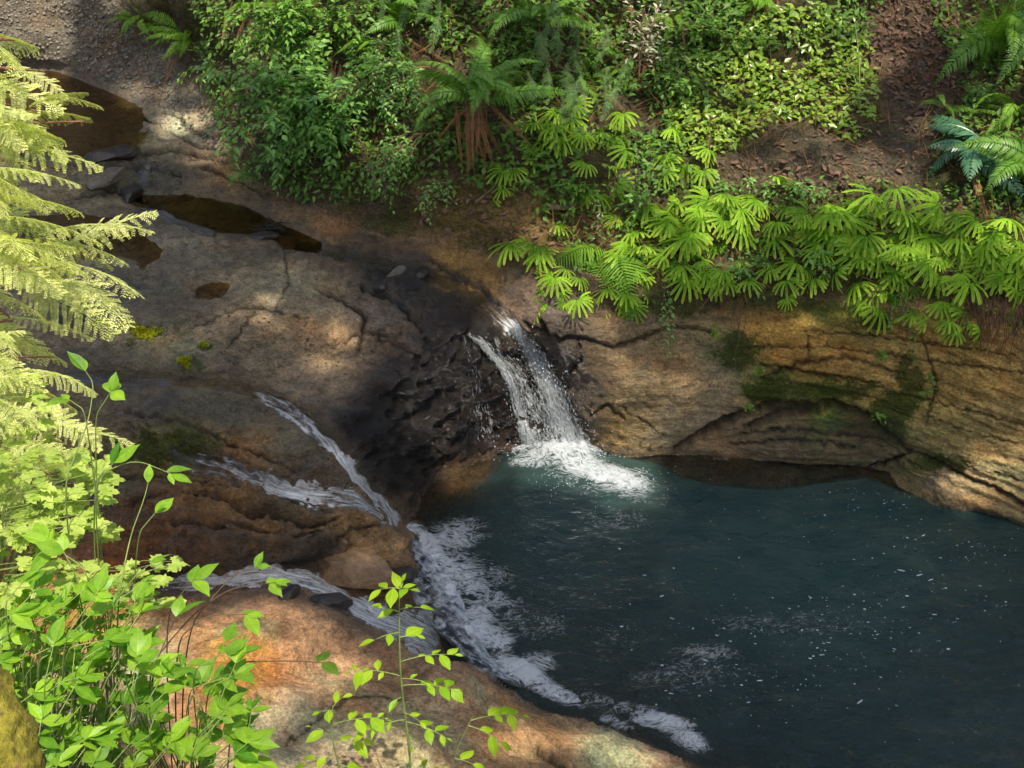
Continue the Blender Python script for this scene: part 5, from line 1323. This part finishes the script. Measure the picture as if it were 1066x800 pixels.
# broad leaved shoots
shoot_plant("broadleaf_shrub", "tall shoot with broad oval leaves rising in front of the pale shrub", "shrub", np.array([-1.05, 2.5, 2.4]),
    [[(60,520,2.75),(92,440,2.75),(98,400,2.75),(88,385,2.75)],[(95,440,2.75),(118,404,2.72)],[(92,430,2.75),(70,415,2.74)],[(90,500,2.75),(140,478,2.72),(182,495,2.68)],[(95,510,2.75),(120,480,2.72)],
     [(120,640,2.7),(135,560,2.7),(150,520,2.7),(155,500,2.7)],[(140,560,2.7),(165,530,2.68)],[(80,600,2.72),(65,572,2.72)],[(110,640,2.7),(140,600,2.66),(160,585,2.66)],[(100,600,2.7),(42,560,2.75)]], M_NEARL, B_GREEN, LEAFS, .070, .030, flat=.7)
shoot_plant("broadleaf_shrub", "leafy shoots leaning right over the white stream", "shrub", np.array([-.92, 2.55, 2.3]),
    [[(150,700,2.72),(200,640,2.7),(240,612,2.68),(292,606,2.64)],[(180,670,2.7),(215,640,2.68),(262,640,2.66)],[(190,660,2.7),(240,600,2.68),(270,590,2.66)],[(150,720,2.7),(175,660,2.68),(185,640,2.66)],[(230,690,2.72),(300,688,2.68),(338,690,2.66)],[(170,640,2.7),(205,600,2.68)]], M_NEARL, B_TWIG, LEAFS, .074, .028, flat=.7)
shoot_plant("broadleaf_shrub", "bushy cluster of broad leaves low at the bottom left over the sunny rock", "shrub", np.array([-.80, 2.5, 2.25]),
    [[(200,760,2.65),(222,690,2.6),(238,665,2.6)],[(210,720,2.62),(250,700,2.6)],[(195,780,2.62),(230,745,2.6)],[(200,790,2.6),(262,790,2.6)],[(215,740,2.6),(190,710,2.6)],[(180,800,2.6),(245,760,2.6)],[(210,800,2.62),(232,720,2.58),(248,685,2.58)]]
    + fill(46, 140, 265, 670, 800, 2.55, 2.75, (5, 50), (-50, 0)), M_NEARL, B_GREEN, LEAFS, .072, .024, flat=.65)
shoot_plant("broadleaf_shrub", "dense mass of mixed green leaves filling the lower left corner", "shrub", np.array([-1.15, 2.35, 2.3]),
    fill(115, 0, 160, 600, 800, 2.6, 2.9, (5, 60), (-60, 0)) , M_NEARL, B_GREEN, LEAFS, .060, .022, flat=.6)
shoot_plant("fine_shrub", "fine leaved twiggy undergrowth below the pale shrub in the lower left", "shrub", np.array([-1.3, 2.45, 2.3]),
    fill(110, 0, 170, 600, 810, 2.75, 3.05, (5, 60), (-50, 0)), M_SWORDL, B_GREEN, LEAFN, .036, .013, flat=.5, r0=.0012)
# sapling by the bottom centre
def sapling(label, base_px, base_py, top_py, twigs, r=.0065, lean=(0, 0), leafsize=.085, top=None):
    b = T(base_px, base_py); h = .05
    while proj(b+np.array([lean[0]*h, lean[1]*h, h]))[1] > top_py and h < 3: h += .01
    e = bpy.data.objects.new("sapling", None); COL.objects.link(e); e.location = b; tag(e, label, "sapling", None)
    u = np.linspace(0, 1, 16)[:, None]; st = u*np.array([lean[0]*h, lean[1]*h, h]) + np.concatenate([.008*np.sin(u*7), .006*np.sin(u*5+1), 0*u], 1)
    g = Geo(); g.tube(st, np.linspace(r, r*.4, 16), 6, .5)
    for s, dx, dz, ln, nl in twigs:
        P, D = along(st, np.array([s])); d = np.array([dx, RNG.uniform(-.35, .2), dz])
        tw = curve(P[0], d, ln, .6, 8); gl = Geo()
        leafy(g, gl, tw, LEAFS, leafsize*.98, ln/nl*.72, RNG, r0=.0028, ang=58, s0=.35, flat=.8, jit=.22)
        link("twig_foliage", gl.mesh("foliage", False), M_SAP, e)
    link("stem", g.mesh("stem"), B_GREEN, e)
    return e
sapling("slender sapling with sunlit yellow green leaves standing in front of the water sheet", 428, 850, 612,
    [(.99,.3,.4,.07,4),(.99,-.5,.3,.07,4),(.97,.1,.6,.05,3),(.90,-.7,.3,.07,2),(.91,.7,.2,.08,2),(.82,-.8,.2,.10,2),(.80,.5,.2,.07,2),(.70,.9,.55,.22,7),(.64,-1,.45,.20,8),(.63,.8,.1,.10,3),(.60,1,.2,.22,8),(.55,-.4,-.2,.08,2),(.48,.3,.1,.08,3),(.45,-1,.2,.17,6),(.44,.9,.1,.18,6),(.40,.1,-.4,.08,2),(.22,.6,.1,.14,4),(.15,-.5,.1,.10,3),(.05,.5,.2,.12,3)], leafsize=.082)
sapling("short leafy seedling left of the taller sapling at the bottom edge", 352, 846, 735,
    [(.98,.3,.5,.06,3),(.95,-.4,.4,.06,3),(.80,.9,.5,.22,7),(.70,-.5,.2,.10,3),(.6,.5,.1,.12,4),(.45,-.7,.2,.13,4),(.35,.6,.2,.12,4)], leafsize=.082, r=.005)
sapling("leaning sprig with five drooping leaves right of the taller sapling", 455, 842, 745,
    [(.95,.9,.5,.22,7),(.9,.8,.1,.15,4),(.55,.7,.2,.08,2),(.3,-.5,.2,.08,2)], leafsize=.088, r=.003, lean=(.28, 0))

# mossy log in the corner, close to the lens
g = Geo(); lp = np.array([WD(-110, 650, 1.95), WD(-60, 690, 1.9), WD(-22, 745, 1.86), WD(0, 830, 1.82), WD(12, 960, 1.78)])
u = np.linspace(0, 4, 60); lp2 = np.stack([np.interp(u, np.arange(5), lp[:, k]) for k in range(3)], -1)
lp2 = np.stack([np.convolve(np.pad(lp2[:, k], 6, mode='edge'), np.ones(13)/13, 'valid') for k in range(3)], -1)
g.tube(lp2, .058, 48, .5)
V = np.concatenate(g.V); ctr = np.repeat(lp2, 48, axis=0); dd = V-ctr; dd /= np.linalg.norm(dd, axis=1)[:, None]
g.V = [V + dd*(.012*fbm(V*20, 4) + .004*fbm(V*90, 2))[:, None]]
n = NT("mossy_bark"); p = n.pos(); a = n.noise(p, 60, 5, .7); b_ = n.noise(p, 14, 3, .6); gz = n.n('SeparateXYZ', {0: n.n('NewGeometry').outputs['Normal']}).outputs[0]
mo = n.mr(n.math('ADD', n.math('MULTIPLY', gz, .15), n.math('ADD', b_, n.math('MULTIPLY', a, .3))), .58, .72)
n.done(n.n('BsdfPrincipled', {'Base Color': n.mix(mo, n.ramp(a, [(.3, (.12, .05, .02)), (.7, (.34, .20, .10))]), n.ramp(a, [(.35, (.12, .11, .008)), (.7, (.42, .36, .04))])), 'Roughness': .95, 'Normal': n.n('Bump', {'Strength': 1.0, 'Distance': 1.0, 'Height': n.math('MULTIPLY', a, .012)}).outputs[0]}).outputs[0])
tag(g.build("mossy_log", n.m), "blurred mossy yellow and brown log poking into the bottom left corner", "log")

# ----------------------------------------------------------------- ground cover, litter, stones
def scatter(name, polys, n, tpl, size, mat, label, cat=None, off=(.0, .05), tiltn=.6, rng=RNG, noise_keep=None, kind="stuff", flatz=False):
    xs, ys = [], []
    for poly, w in polys:
        pl = np.array(poly, float); lo, hi = pl.min(0), pl.max(0)
        k = int(n*w*3); x = rng.uniform(lo[0], hi[0], k); y = rng.uniform(lo[1], hi[1], k)
        m = inpoly(poly, x, y); x, y = x[m], y[m]
        if noise_keep is not None:
            q_ = T(x, y); m = perlin(q_*noise_keep[0]) + rng.normal(size=len(x))*.15 > noise_keep[1]; x, y = x[m], y[m]
        k = int(n*w); xs.append(x[:k]); ys.append(y[:k])
    x = np.concatenate(xs); y = np.concatenate(ys); P = T(x, y); m = len(x)
    j = np.clip(np.searchsorted(gy, y), 0, len(gy)-1); i = np.clip(np.searchsorted(gx, x), 0, len(gx)-1)
    nr = N0[j, i]*.6 + np.array([0, 0, .6]) + rng.normal(size=(m, 3))*tiltn*.5
    P = P + N0[j, i]*rng.uniform(*off, m)[:, None]
    X = rng.normal(size=(m, 3)); X -= nr*(X*nr).sum(1)[:, None]/(nr*nr).sum(1)[:, None]
    Mx = frames(X, nr)*(size*rng.uniform(.55, 1.2, m))[:, None, None]
    g = Geo(); g.inst(tpl[0], tpl[1], Mx, P, rng.random(m))
    o = g.build(name, mat); tag(o, label, cat, None, kind); return o
ivy = [(700,60),(760,40),(800,10),(850,10),(900,40),(915,90),(905,140),(880,150),(840,130),(790,140),(745,165),(705,160),(690,120)]
scatter("ground_cover", [(ivy, 1.0)], 2600, LEAF_LO, .060, M_IVY, "glossy small leaved ground cover in dappled light on the slope", off=(0, .09), tiltn=.7, noise_keep=(3.2, -.25))
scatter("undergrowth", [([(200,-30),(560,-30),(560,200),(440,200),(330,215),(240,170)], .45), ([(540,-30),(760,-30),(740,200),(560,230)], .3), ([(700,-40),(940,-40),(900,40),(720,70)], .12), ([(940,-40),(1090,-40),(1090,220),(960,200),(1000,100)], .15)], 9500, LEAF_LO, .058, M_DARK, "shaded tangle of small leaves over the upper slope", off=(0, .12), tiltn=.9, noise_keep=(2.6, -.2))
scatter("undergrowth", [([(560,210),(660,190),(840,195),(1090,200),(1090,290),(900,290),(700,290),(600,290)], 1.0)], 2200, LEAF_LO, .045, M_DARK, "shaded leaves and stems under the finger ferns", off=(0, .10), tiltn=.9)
scatter("leaf_litter", [([(925,-10),(1000,-10),(1005,110),(960,125),(930,100),(905,60)], .55), ([(740,170),(850,140),(960,110),(980,190),(860,205),(740,200)], .2), ([(560,-30),(700,-30),(700,80),(560,80)], .1), ([(440,180),(640,190),(680,235),(520,270),(430,240)], .15)], 1500, LEAF_LO, .056, M_LITTER, "brown fallen leaves lying on the slope", off=(0, .02), tiltn=.5)
scatter("dead_stalks", [([(380,-30),(700,-30),(700,150),(420,150)], .6), ([(960,-30),(1090,-30),(1090,200),(980,180)], .25), ([(720,120),(960,20),(980,180),(740,200)], .3), ([(570,220),(1090,220),(1090,310),(570,300)], .35)], 900, (np.array([(0, .012, 0), (0, -.012, 0), (1, 0, .05)], float), np.array([(0, 1, 2)])), .26, M_DEAD, "dry brown stalks and dead fern stems in the undergrowth", off=(0, .12), tiltn=1.2)
# stones
def rock_mesh(name, seed, flat=.6):
    rng = np.random.default_rng(seed); v, f = IV.copy(), IF.copy()
    for _ in range(3):
        mid = {}; nf = []; vl = list(v)
        def m_(a, b):
            k = (min(a, b), max(a, b))
            if k not in mid: q_ = (vl[a]+vl[b])/2; vl.append(q_/np.linalg.norm(q_)); mid[k] = len(vl)-1
            return mid[k]
        for a, b, c in f:
            x, y, z = m_(a, b), m_(b, c), m_(c, a); nf += [(a, x, z), (b, y, x), (c, z, y), (x, y, z)]
        v, f = np.array(vl), np.array(nf)
    for _ in range(9):                                  # chop with planes: angular stone
        n_ = nrm(rng.normal(size=3)); d = rng.uniform(.55, .85); s = v@n_; v = v - n_*np.maximum(0, s-d)[:, None]*.92
    v = v*(1+.06*fbm(v*2+seed, 3))[:, None]*np.array([1, .8, flat]); return mesh_from(name, v, f, None, False)
def stone_material(name, a, b, rough):
    n = NT(name); p = n.pos(); x = n.noise(p, 22, 6, .7); y = n.noise(p, 90, 3, .6)
    return n.done(n.n('BsdfPrincipled', {'Base Color': n.mix(n.mr(n.math('ADD', n.math('MULTIPLY', x, .7), n.math('MULTIPLY', y, .3)), .35, .65), a, b), 'Roughness': rough, 'Normal': n.n('Bump', {'Strength': .8, 'Distance': 1.0, 'Height': n.math('MULTIPLY', x, .012)}).outputs[0]}).outputs[0])
S_GREY = stone_material("grey_stone", (.06, .052, .042), (.19, .165, .125), .8)
S_BROWN = stone_material("brown_sandstone", (.10, .055, .025), (.32, .20, .10), .45)
S_PEB = stone_material("pebble_stone", (.10, .085, .065), (.34, .30, .235), .8)
S_WET = stone_material("wet_dark_stone", (.015, .013, .012), (.06, .05, .042), .3)
RM = [rock_mesh("stone", s) for s in (1, 2, 3, 4)]
def stone(px, py, s, mat, lab, grp=None, rot=0, k=0, sc=(1, 1, 1)):
    me_ = RM[k].copy(); o = link("stone", me_, mat); o.location = T(px, py)+np.array([0, 0, s*.15]); o.scale = (s*sc[0], s*sc[1], s*sc[2]); o.rotation_euler = (RNG.normal()*.2, RNG.normal()*.2, rot); tag(o, lab, "rock", grp); return o
stone(412, 290, .075, S_GREY, "pale angular stone lodged at the head of the dark face", rot=.6, k=0, sc=(1.1, .8, .9))
stone(440, 285, .085, S_WET, "dark wet stone beside the feeding channel", rot=1.2, k=1, sc=(1.3, .9, .8))
stone(395, 305, .07, S_WET, "dark wet stone below the pale angular one", rot=2.2, k=2)
stone(272, 250, .09, S_WET, "black wet stone on the ledge under the driftwood", rot=.2, k=3, sc=(1.4, .9, .6))
stone(120, 168, .15, S_WET, "low dark stepping rock left of the upstream trickle", rot=.3, k=1, sc=(1.5, 1, .8))
stone(112, 190, .12, S_GREY, "flat grey stepping rock just below the dark one", rot=.9, k=2, sc=(1.5, 1, .8))
stone(135, 203, .14, S_WET, "small dark stepping rock at the foot of the trickle", rot=1.9, k=0, sc=(1.3, 1, .8))
stone(345, 628, .085, S_WET, "small dark boulder splitting the fast stream", rot=.1, k=2, sc=(1.5, .9, 1.1))
stone(300, 622, .06, S_WET, "little wet rock left of the boulder in the fast stream", rot=.8, k=3, sc=(1.4, .9, 1.1))
scatter("pebbles", [([(0,-20),(60,-30),(130,5),(180,60),(215,115),(230,160),(160,120),(120,85),(60,60),(-20,55)], 1.0)], 1100, (IV*np.array([1, .75, .4]), IF), .019, S_PEB, "small grey pebbles on the upper gravel bank", off=(0, .008), tiltn=.3)
scatter("pebbles", [([(180,260),(400,290),(370,380),(250,400),(120,340)], 1.0)], 70, (IV*np.array([1, .8, .4]), IF), .013, S_GREY, "a few loose pebbles and bits lying on the ledge", off=(0, .004), tiltn=.3)
scatter("leaf_litter", [([(150,260),(420,280),(370,400),(130,380)], .4), ([(100,120),(260,170),(330,240),(120,200)], .3), ([(120,420),(320,470),(400,590),(120,590)], .15), ([(620,370),(780,360),(700,460),(620,450)], .15)], 130, LEAF_LO, .035, M_LITTER, "scattered fallen leaves and bits on the bare sandstone", off=(0, .008), tiltn=.3)
bo = stone(378, 590, .27, S_BROWN, "wedge shaped brown boulder where the two left streams part", rot=-.25, k=1, sc=(1.0, .72, .68)); bo.location = W(376, 596, .36); bo.rotation_euler = (.12, .10, -.25)
stone(404, 606, .10, S_WET, "dark wet rock under the right tip of the wedge shaped boulder", rot=.5, k=0, sc=(1.2, .8, .9))
# driftwood tangle and sticks
g = Geo(); c = T(283, 243)
for _ in range(26):
    a = RNG.uniform(0, 6.28); d = np.array([math.cos(a), math.sin(a)*.6, RNG.uniform(-.05, .5)])
    g.tube(curve(RNG.normal(size=3)*.025+np.array([0, 0, .03]), d, RNG.uniform(.06, .17), RNG.uniform(-.6, 1.2), 7), np.linspace(.007, .0015, 7)*RNG.uniform(.4, 1.2), 4, RNG.random())
tag(link("driftwood_tangle", g.mesh("driftwood_tangle"), bark_material("wet_driftwood", (.012, .010, .009), (.05, .04, .032)), None, c), "black wet tangle of twigs caught on the ledge by the channel", "driftwood")
for (x0, y0, x1, y1, r_, lab) in ((438,172,478,142,.012,"mossy stick leaning from the bank left of the brown fern skirt"),(497,214,518,192,.010,"short dead stick on the brown bank under the skirted fern"),(560,222,600,214,.028,"short weathered log lying on the brown bank"),(1000,150,960,132,.005,"thin dead twig on the bare soil"),(760,62,735,18,.006,"thin bare twig sticking up among the shrubs"),(655,10,660,80,.008,"pale bare stem behind the pale shrub")):
    a, b = T(x0, y0), T(x1, y1); b = b + np.array([0, -.06, .05]); a = a+np.array([0, -.02, .02]); u = np.linspace(0, 1, 10)[:, None]
    p = a*(1-u)+b*u + .012*np.sin(u*5+x0)
    g = Geo(); g.tube(p-a, np.linspace(r_, r_*.55, 10), 8, .5); tag(link("dead_stick", g.mesh("dead_stick"), B_TWIG, None, a), lab, "stick")
# brown roots hanging from the turf edge
for (x0, x1, y0, n_, lab) in ((985,1075,312,170,"curtain of brown roots hanging from the turf on the right"),(745,775,300,18,"few thin roots hanging in the dark gap below the ferns"),(880,960,300,26,"sparse roots hanging below the right fern clump")):
    g = Geo(); r0_ = T((x0+x1)/2, y0)
    for _ in range(n_):
        x = RNG.uniform(x0, x1); y = y0+RNG.uniform(-14, 16); p = T(x, y)+np.array([0, -.08-RNG.random()*.14, .04])
        ln = RNG.uniform(.10, .36); pts = curve(p-r0_, (RNG.normal()*.3, -.35, -.6), ln, 2.0, 9, side=RNG.normal()*.5)
        pts[:, 0] += .006*np.sin(np.arange(9)*1.3+x)
        g.tube(pts, np.linspace(.0032, .0008, 9)*RNG.uniform(.5, 1.5), 4, RNG.random())
    tag(link("hanging_roots", g.mesh("hanging_roots"), B_ROOT, None, r0_), lab, "roots")
# yellow green moss cushions on the ledge
MOSSM = leaf_material("moss_leaf", (.16, .19, .008), (.60, .58, .02), .3, .7, .2)
for (x, y, rx_, ry_, lab) in ((148,350,24,7,"bright yellow green moss patch at the edge of the small ledge pool"),(193,383,9,5,"small round moss cushion nearer the chute"),(213,367,6,3,"tiny moss dot right of the moss patches")):
    P = []; k = int(rx_*ry_*10); an = RNG.uniform(0, 6.283, k); rr_ = RNG.random(k)**.75*(.75+.3*np.sin(an*3+x)+.15*np.sin(an*7)); xx = x+np.cos(an)*rr_*rx_; yy = y+np.sin(an)*rr_*ry_+(xx-x)*.22
    P = T(xx, yy)+np.array([0, 0, .006]); X = RNG.normal(size=(k, 3)); X[:, 2] = abs(X[:, 2])*.7
    g = Geo(); g.inst(LEAF_LO[0], LEAF_LO[1], frames(X)*(.020*RNG.uniform(.5, 1.2, k))[:, None, None], P, RNG.random(k))
    tag(g.build("moss_cushion", MOSSM), lab, "moss")
# ----------------------------------------------------------------- unseen trees added to throw the dappled shade
SUN = np.array([.14, -.37, .90]); SUN = SUN/np.linalg.norm(SUN)
lit = [ # px, py, radius px (x), radius px (y), how open
 (240,700,140,44,1),(430,110,50,60,.35),(540,40,60,40,.4),(630,100,40,40,.4),(290,300,90,40,.2),(230,270,60,30,.22),(370,350,40,20,.3),(330,380,40,12,.34),(260,330,50,16,.32),(180,440,40,12,.3),(280,470,36,10,.34),(360,545,30,10,.4),(380,580,26,12,.45),(230,160,40,14,.34),(150,100,40,16,.3),(330,70,70,60,.4),(230,30,60,40,.5),(820,60,110,60,.5),(150,705,120,42,1),(60,660,90,60,1),(285,640,42,16,.8),(325,652,30,12,.6),(250,700,40,20,1),(330,705,60,18,.9),(300,765,90,30,.95),(470,730,26,8,.8),(560,772,70,16,.9),(640,785,50,12,.8),(700,795,45,9,.9),(540,755,30,8,.6),
 (700,205,70,40,.95),(745,230,45,45,.9),(735,285,35,22,.95),(640,290,40,40,.8),(570,265,36,26,.7),(600,155,60,22,.7),(690,150,30,16,.5),(800,215,30,26,.8),(880,225,55,38,.95),(925,225,40,36,.9),(925,300,38,18,.9),(1000,225,60,34,.85),(1040,280,50,28,.8),(1050,240,40,30,.8),
 (800,95,90,50,.55),(880,70,34,36,.75),(750,160,40,14,.5),(845,155,50,10,.5),(1000,165,50,20,.75),(1030,60,40,50,.75),(970,55,40,40,.35),(860,175,60,12,.4),
 (675,35,30,44,.9),(170,25,55,26,.6),(290,50,45,30,.5),(350,180,60,22,.4),(410,205,30,18,.5),(385,140,14,24,.7),(300,100,80,60,.6),(450,40,40,30,.4),(585,55,40,40,.35),(490,120,22,34,.5),
 (560,380,60,60,1.2),(590,440,40,40,1.2),(650,40,50,60,1),(440,430,50,50,.45),(585,440,36,34,1),(600,490,60,20,1),(655,505,40,18,.9),(528,470,30,16,.9),(470,385,26,18,1.2),(452,405,26,16,1.2),(437,468,18,18,1.),(470,430,20,24,1.),(500,490,24,14,.8),(470,300,40,10,.4),(460,340,16,10,.6),
 (690,430,46,18,.6),(700,395,40,14,.3),(1020,500,50,26,.55),(850,345,60,9,.5),(1000,450,50,20,.3),(190,130,26,12,.6),(150,352,30,8,.7),(195,380,14,6,.7),(290,345,60,24,.28),(230,300,70,24,.22),(330,280,60,18,.25),(1050,540,20,10,.4),(470,500,26,10,.5),(640,500,30,14,.6),
]
spheres = [(T(470, 392), .20), (T(455, 450), .16), (T(500, 430), .2), (T(560, 395), .40), (T(600, 460), .36), (T(640, 495), .28), (WD(-20, 130, 3.2), .55), (WD(60, 120, 3.2), .42), (WD(20, 260, 3.2), .6), (WD(90, 270, 3.2), .42), (WD(20, 400, 3.1), .55), (WD(60, 480, 3.0), .5), (WD(60, 580, 2.9), .48), (WD(130, 560, 2.75), .34), (WD(60, 700, 2.8), .42), (WD(190, 640, 2.7), .28), (WD(230, 740, 2.65), .24), (WD(280, 620, 2.65), .14),
    (T(428, 850)+np.array([0, 0, .75]), .30), (T(428, 850)+np.array([.05, 0, .45]), .28), (T(352, 846)+np.array([0, 0, .4]), .22), (T(470, 842)+np.array([0, 0, .35]), .22), (WD(10, 780, 1.86), .2)]
rc = np.random.default_rng(99)
NC = 52000
gxw = rc.uniform(-3.8, 4.6, NC); gyw = rc.uniform(2.6, 13.5, NC); gzw = bedz(gxw, gyw, 5); gzw = np.clip(gzw, -.1, 3.2)
gpx, gpy = proj(np.stack([gxw, gyw, np.maximum(gzw, 0)], -1))
op = np.zeros(NC)
for cx0, cy0, rx0, ry0, s0 in lit:
    s0 = s0*(1.9 if cy0 < 190 else 1.12)
    u_ = ((gpx-cx0)/rx0)**2 + ((gpy-cy0)/ry0)**2
    op = np.maximum(op, s0*np.exp(-u_**1.6*.7))
for cx0, cy0, rx0, ry0 in ((455,700,60,16),(395,720,46,16),(330,752,46,18),(275,782,44,18),(525,738,50,10),(420,665,40,12),(600,790,40,8),(200,735,30,10)):
    op = op*(1-.95*np.exp(-(((gpx-cx0)/rx0)**2 + ((gpy-cy0)/ry0)**2)**1.6))
op2 = op + .42*perlin(np.stack([gxw*4.2, gyw*4.2, gxw*0], -1))*(op > .05) + .10*perlin(np.stack([gxw*11, gyw*11, gxw*0], -1))
hgt = rc.uniform(14.0, 17.5, NC)
C = np.stack([gxw, gyw, gzw], -1) + SUN*((hgt-gzw)/SUN[2])[:, None]
keepc = op2 < .34  # added crowns keep leaves only where the sun should be blocked
for c0, r_ in spheres:
    d = C - c0; al = d@SUN; pr = np.linalg.norm(d - al[:, None]*SUN, axis=1)
    keepc &= ~((pr < r_*(1+.2*perlin(C*1.5))) & (al > 0))
# thin the added crowns in clumps, except over fully shaded ground
keepc &= (perlin(C*np.array([.9, .9, .9])) > -.62) | (op < .05)
C = C[keepc]
trunks = [(7.5, -5.5), (8.6, 1.4), (7.8, 6.0), (-2.6, -5.8)]
tlabs = ["tall maple behind the viewer on the right", "tall maple beyond the right edge beside the pool", "tall maple beyond the right edge on the slope", "tall maple behind the viewer", ]
tr = np.array(trunks); owner = np.argmin(np.hypot(C[:, None, 0]-tr[None, :, 0], C[:, None, 1]-tr[None, :, 1])*np.array([1, .9, .95, 1]), axis=1)
for k, (tx, ty) in enumerate(trunks):
    m = owner == k
    if m.sum() < 40: continue
    pts = C[m]; cnt = len(pts)
    e = bpy.data.objects.new("maple_tree", None); COL.objects.link(e); e.location = (tx, ty, 1.0); tag(e, tlabs[k], "tree", "tall trees outside the picture that shade the creek")
    o0 = np.array([tx, ty, 1.0]); g = Geo()
    g.tube(np.array([(0, 0, -2.0), (.05, .1, 1.5), (.1, 0, 6.0), (.2, .1, 11.0), (.3, .1, 15.5)]), [.42, .34, .27, .2, .08], 10, .5)
    cell = np.round(pts[:, :2]/1.5).astype(int)
    for cc in np.unique(cell, axis=0):
        q_ = pts[(cell == cc).all(1)].mean(0)-o0; ln = np.linalg.norm(q_[:2])
        s0 = np.array([.15, .05, max(6., q_[2]-ln*.45)]); u_ = np.linspace(0, 1, 12)[:, None]
        ctl = (s0+q_)/2+np.array([0, 0, .5]); p = (1-u_)**2*s0+2*u_*(1-u_)*ctl+u_*u_*q_
        g.tube(p, np.linspace(.035, .008, 12), 5, .5)
    link("trunk", g.mesh("trunk"), B_TRUNK, e)
    g = Geo(); X = rc.normal(size=(cnt, 3)); X[:, 2] *= .35; nr = SUN+rc.normal(size=(cnt, 3))*.38
    g.inst(LOBED[0]-np.array([.5, 0, 0]), LOBED[1], frames(X, nr)*(rc.uniform(.12, .20, cnt))[:, None, None], pts-o0, rc.random(cnt))
    link("crown", g.mesh("crown", False), M_CANOPY, e)
# ----------------------------------------------------------------- light
w = bpy.data.worlds.new("World"); SC.world = w; w.use_nodes = True
nt = w.node_tree; nt.nodes.clear()
sky = nt.nodes.new('ShaderNodeTexSky'); sky.sky_type = 'NISHITA'; sky.sun_disc = False; sky.dust_density = 4.0; sky.air_density = 1.3
sky.sun_elevation = math.asin(SUN[2]); sky.sun_rotation = math.atan2(SUN[0], SUN[1])
bg = nt.nodes.new('ShaderNodeBackground'); bg.inputs[1].default_value = .15
wo = nt.nodes.new('ShaderNodeOutputWorld')
nt.links.new(sky.outputs[0], bg.inputs[0]); nt.links.new(bg.outputs[0], wo.inputs[0])
sl = bpy.data.lights.new("sun", 'SUN'); sl.energy = 5.0; sl.angle = math.radians(.53); sl.color = (1, .91, .77)
so = bpy.data.objects.new("sun", sl); COL.objects.link(so)
so.rotation_euler = Vector(SUN).to_track_quat('Z', 'Y').to_euler(); so.location = (0, 0, 20)
SC.view_settings.view_transform = 'Standard'; SC.view_settings.look = 'None'; SC.view_settings.exposure = 0
SC.cycles.max_bounces = 8; SC.cycles.transparent_max_bounces = 24
SC.cycles.use_denoising = True
SC.cycles.use_adaptive_sampling = True; SC.cycles.adaptive_threshold = .03
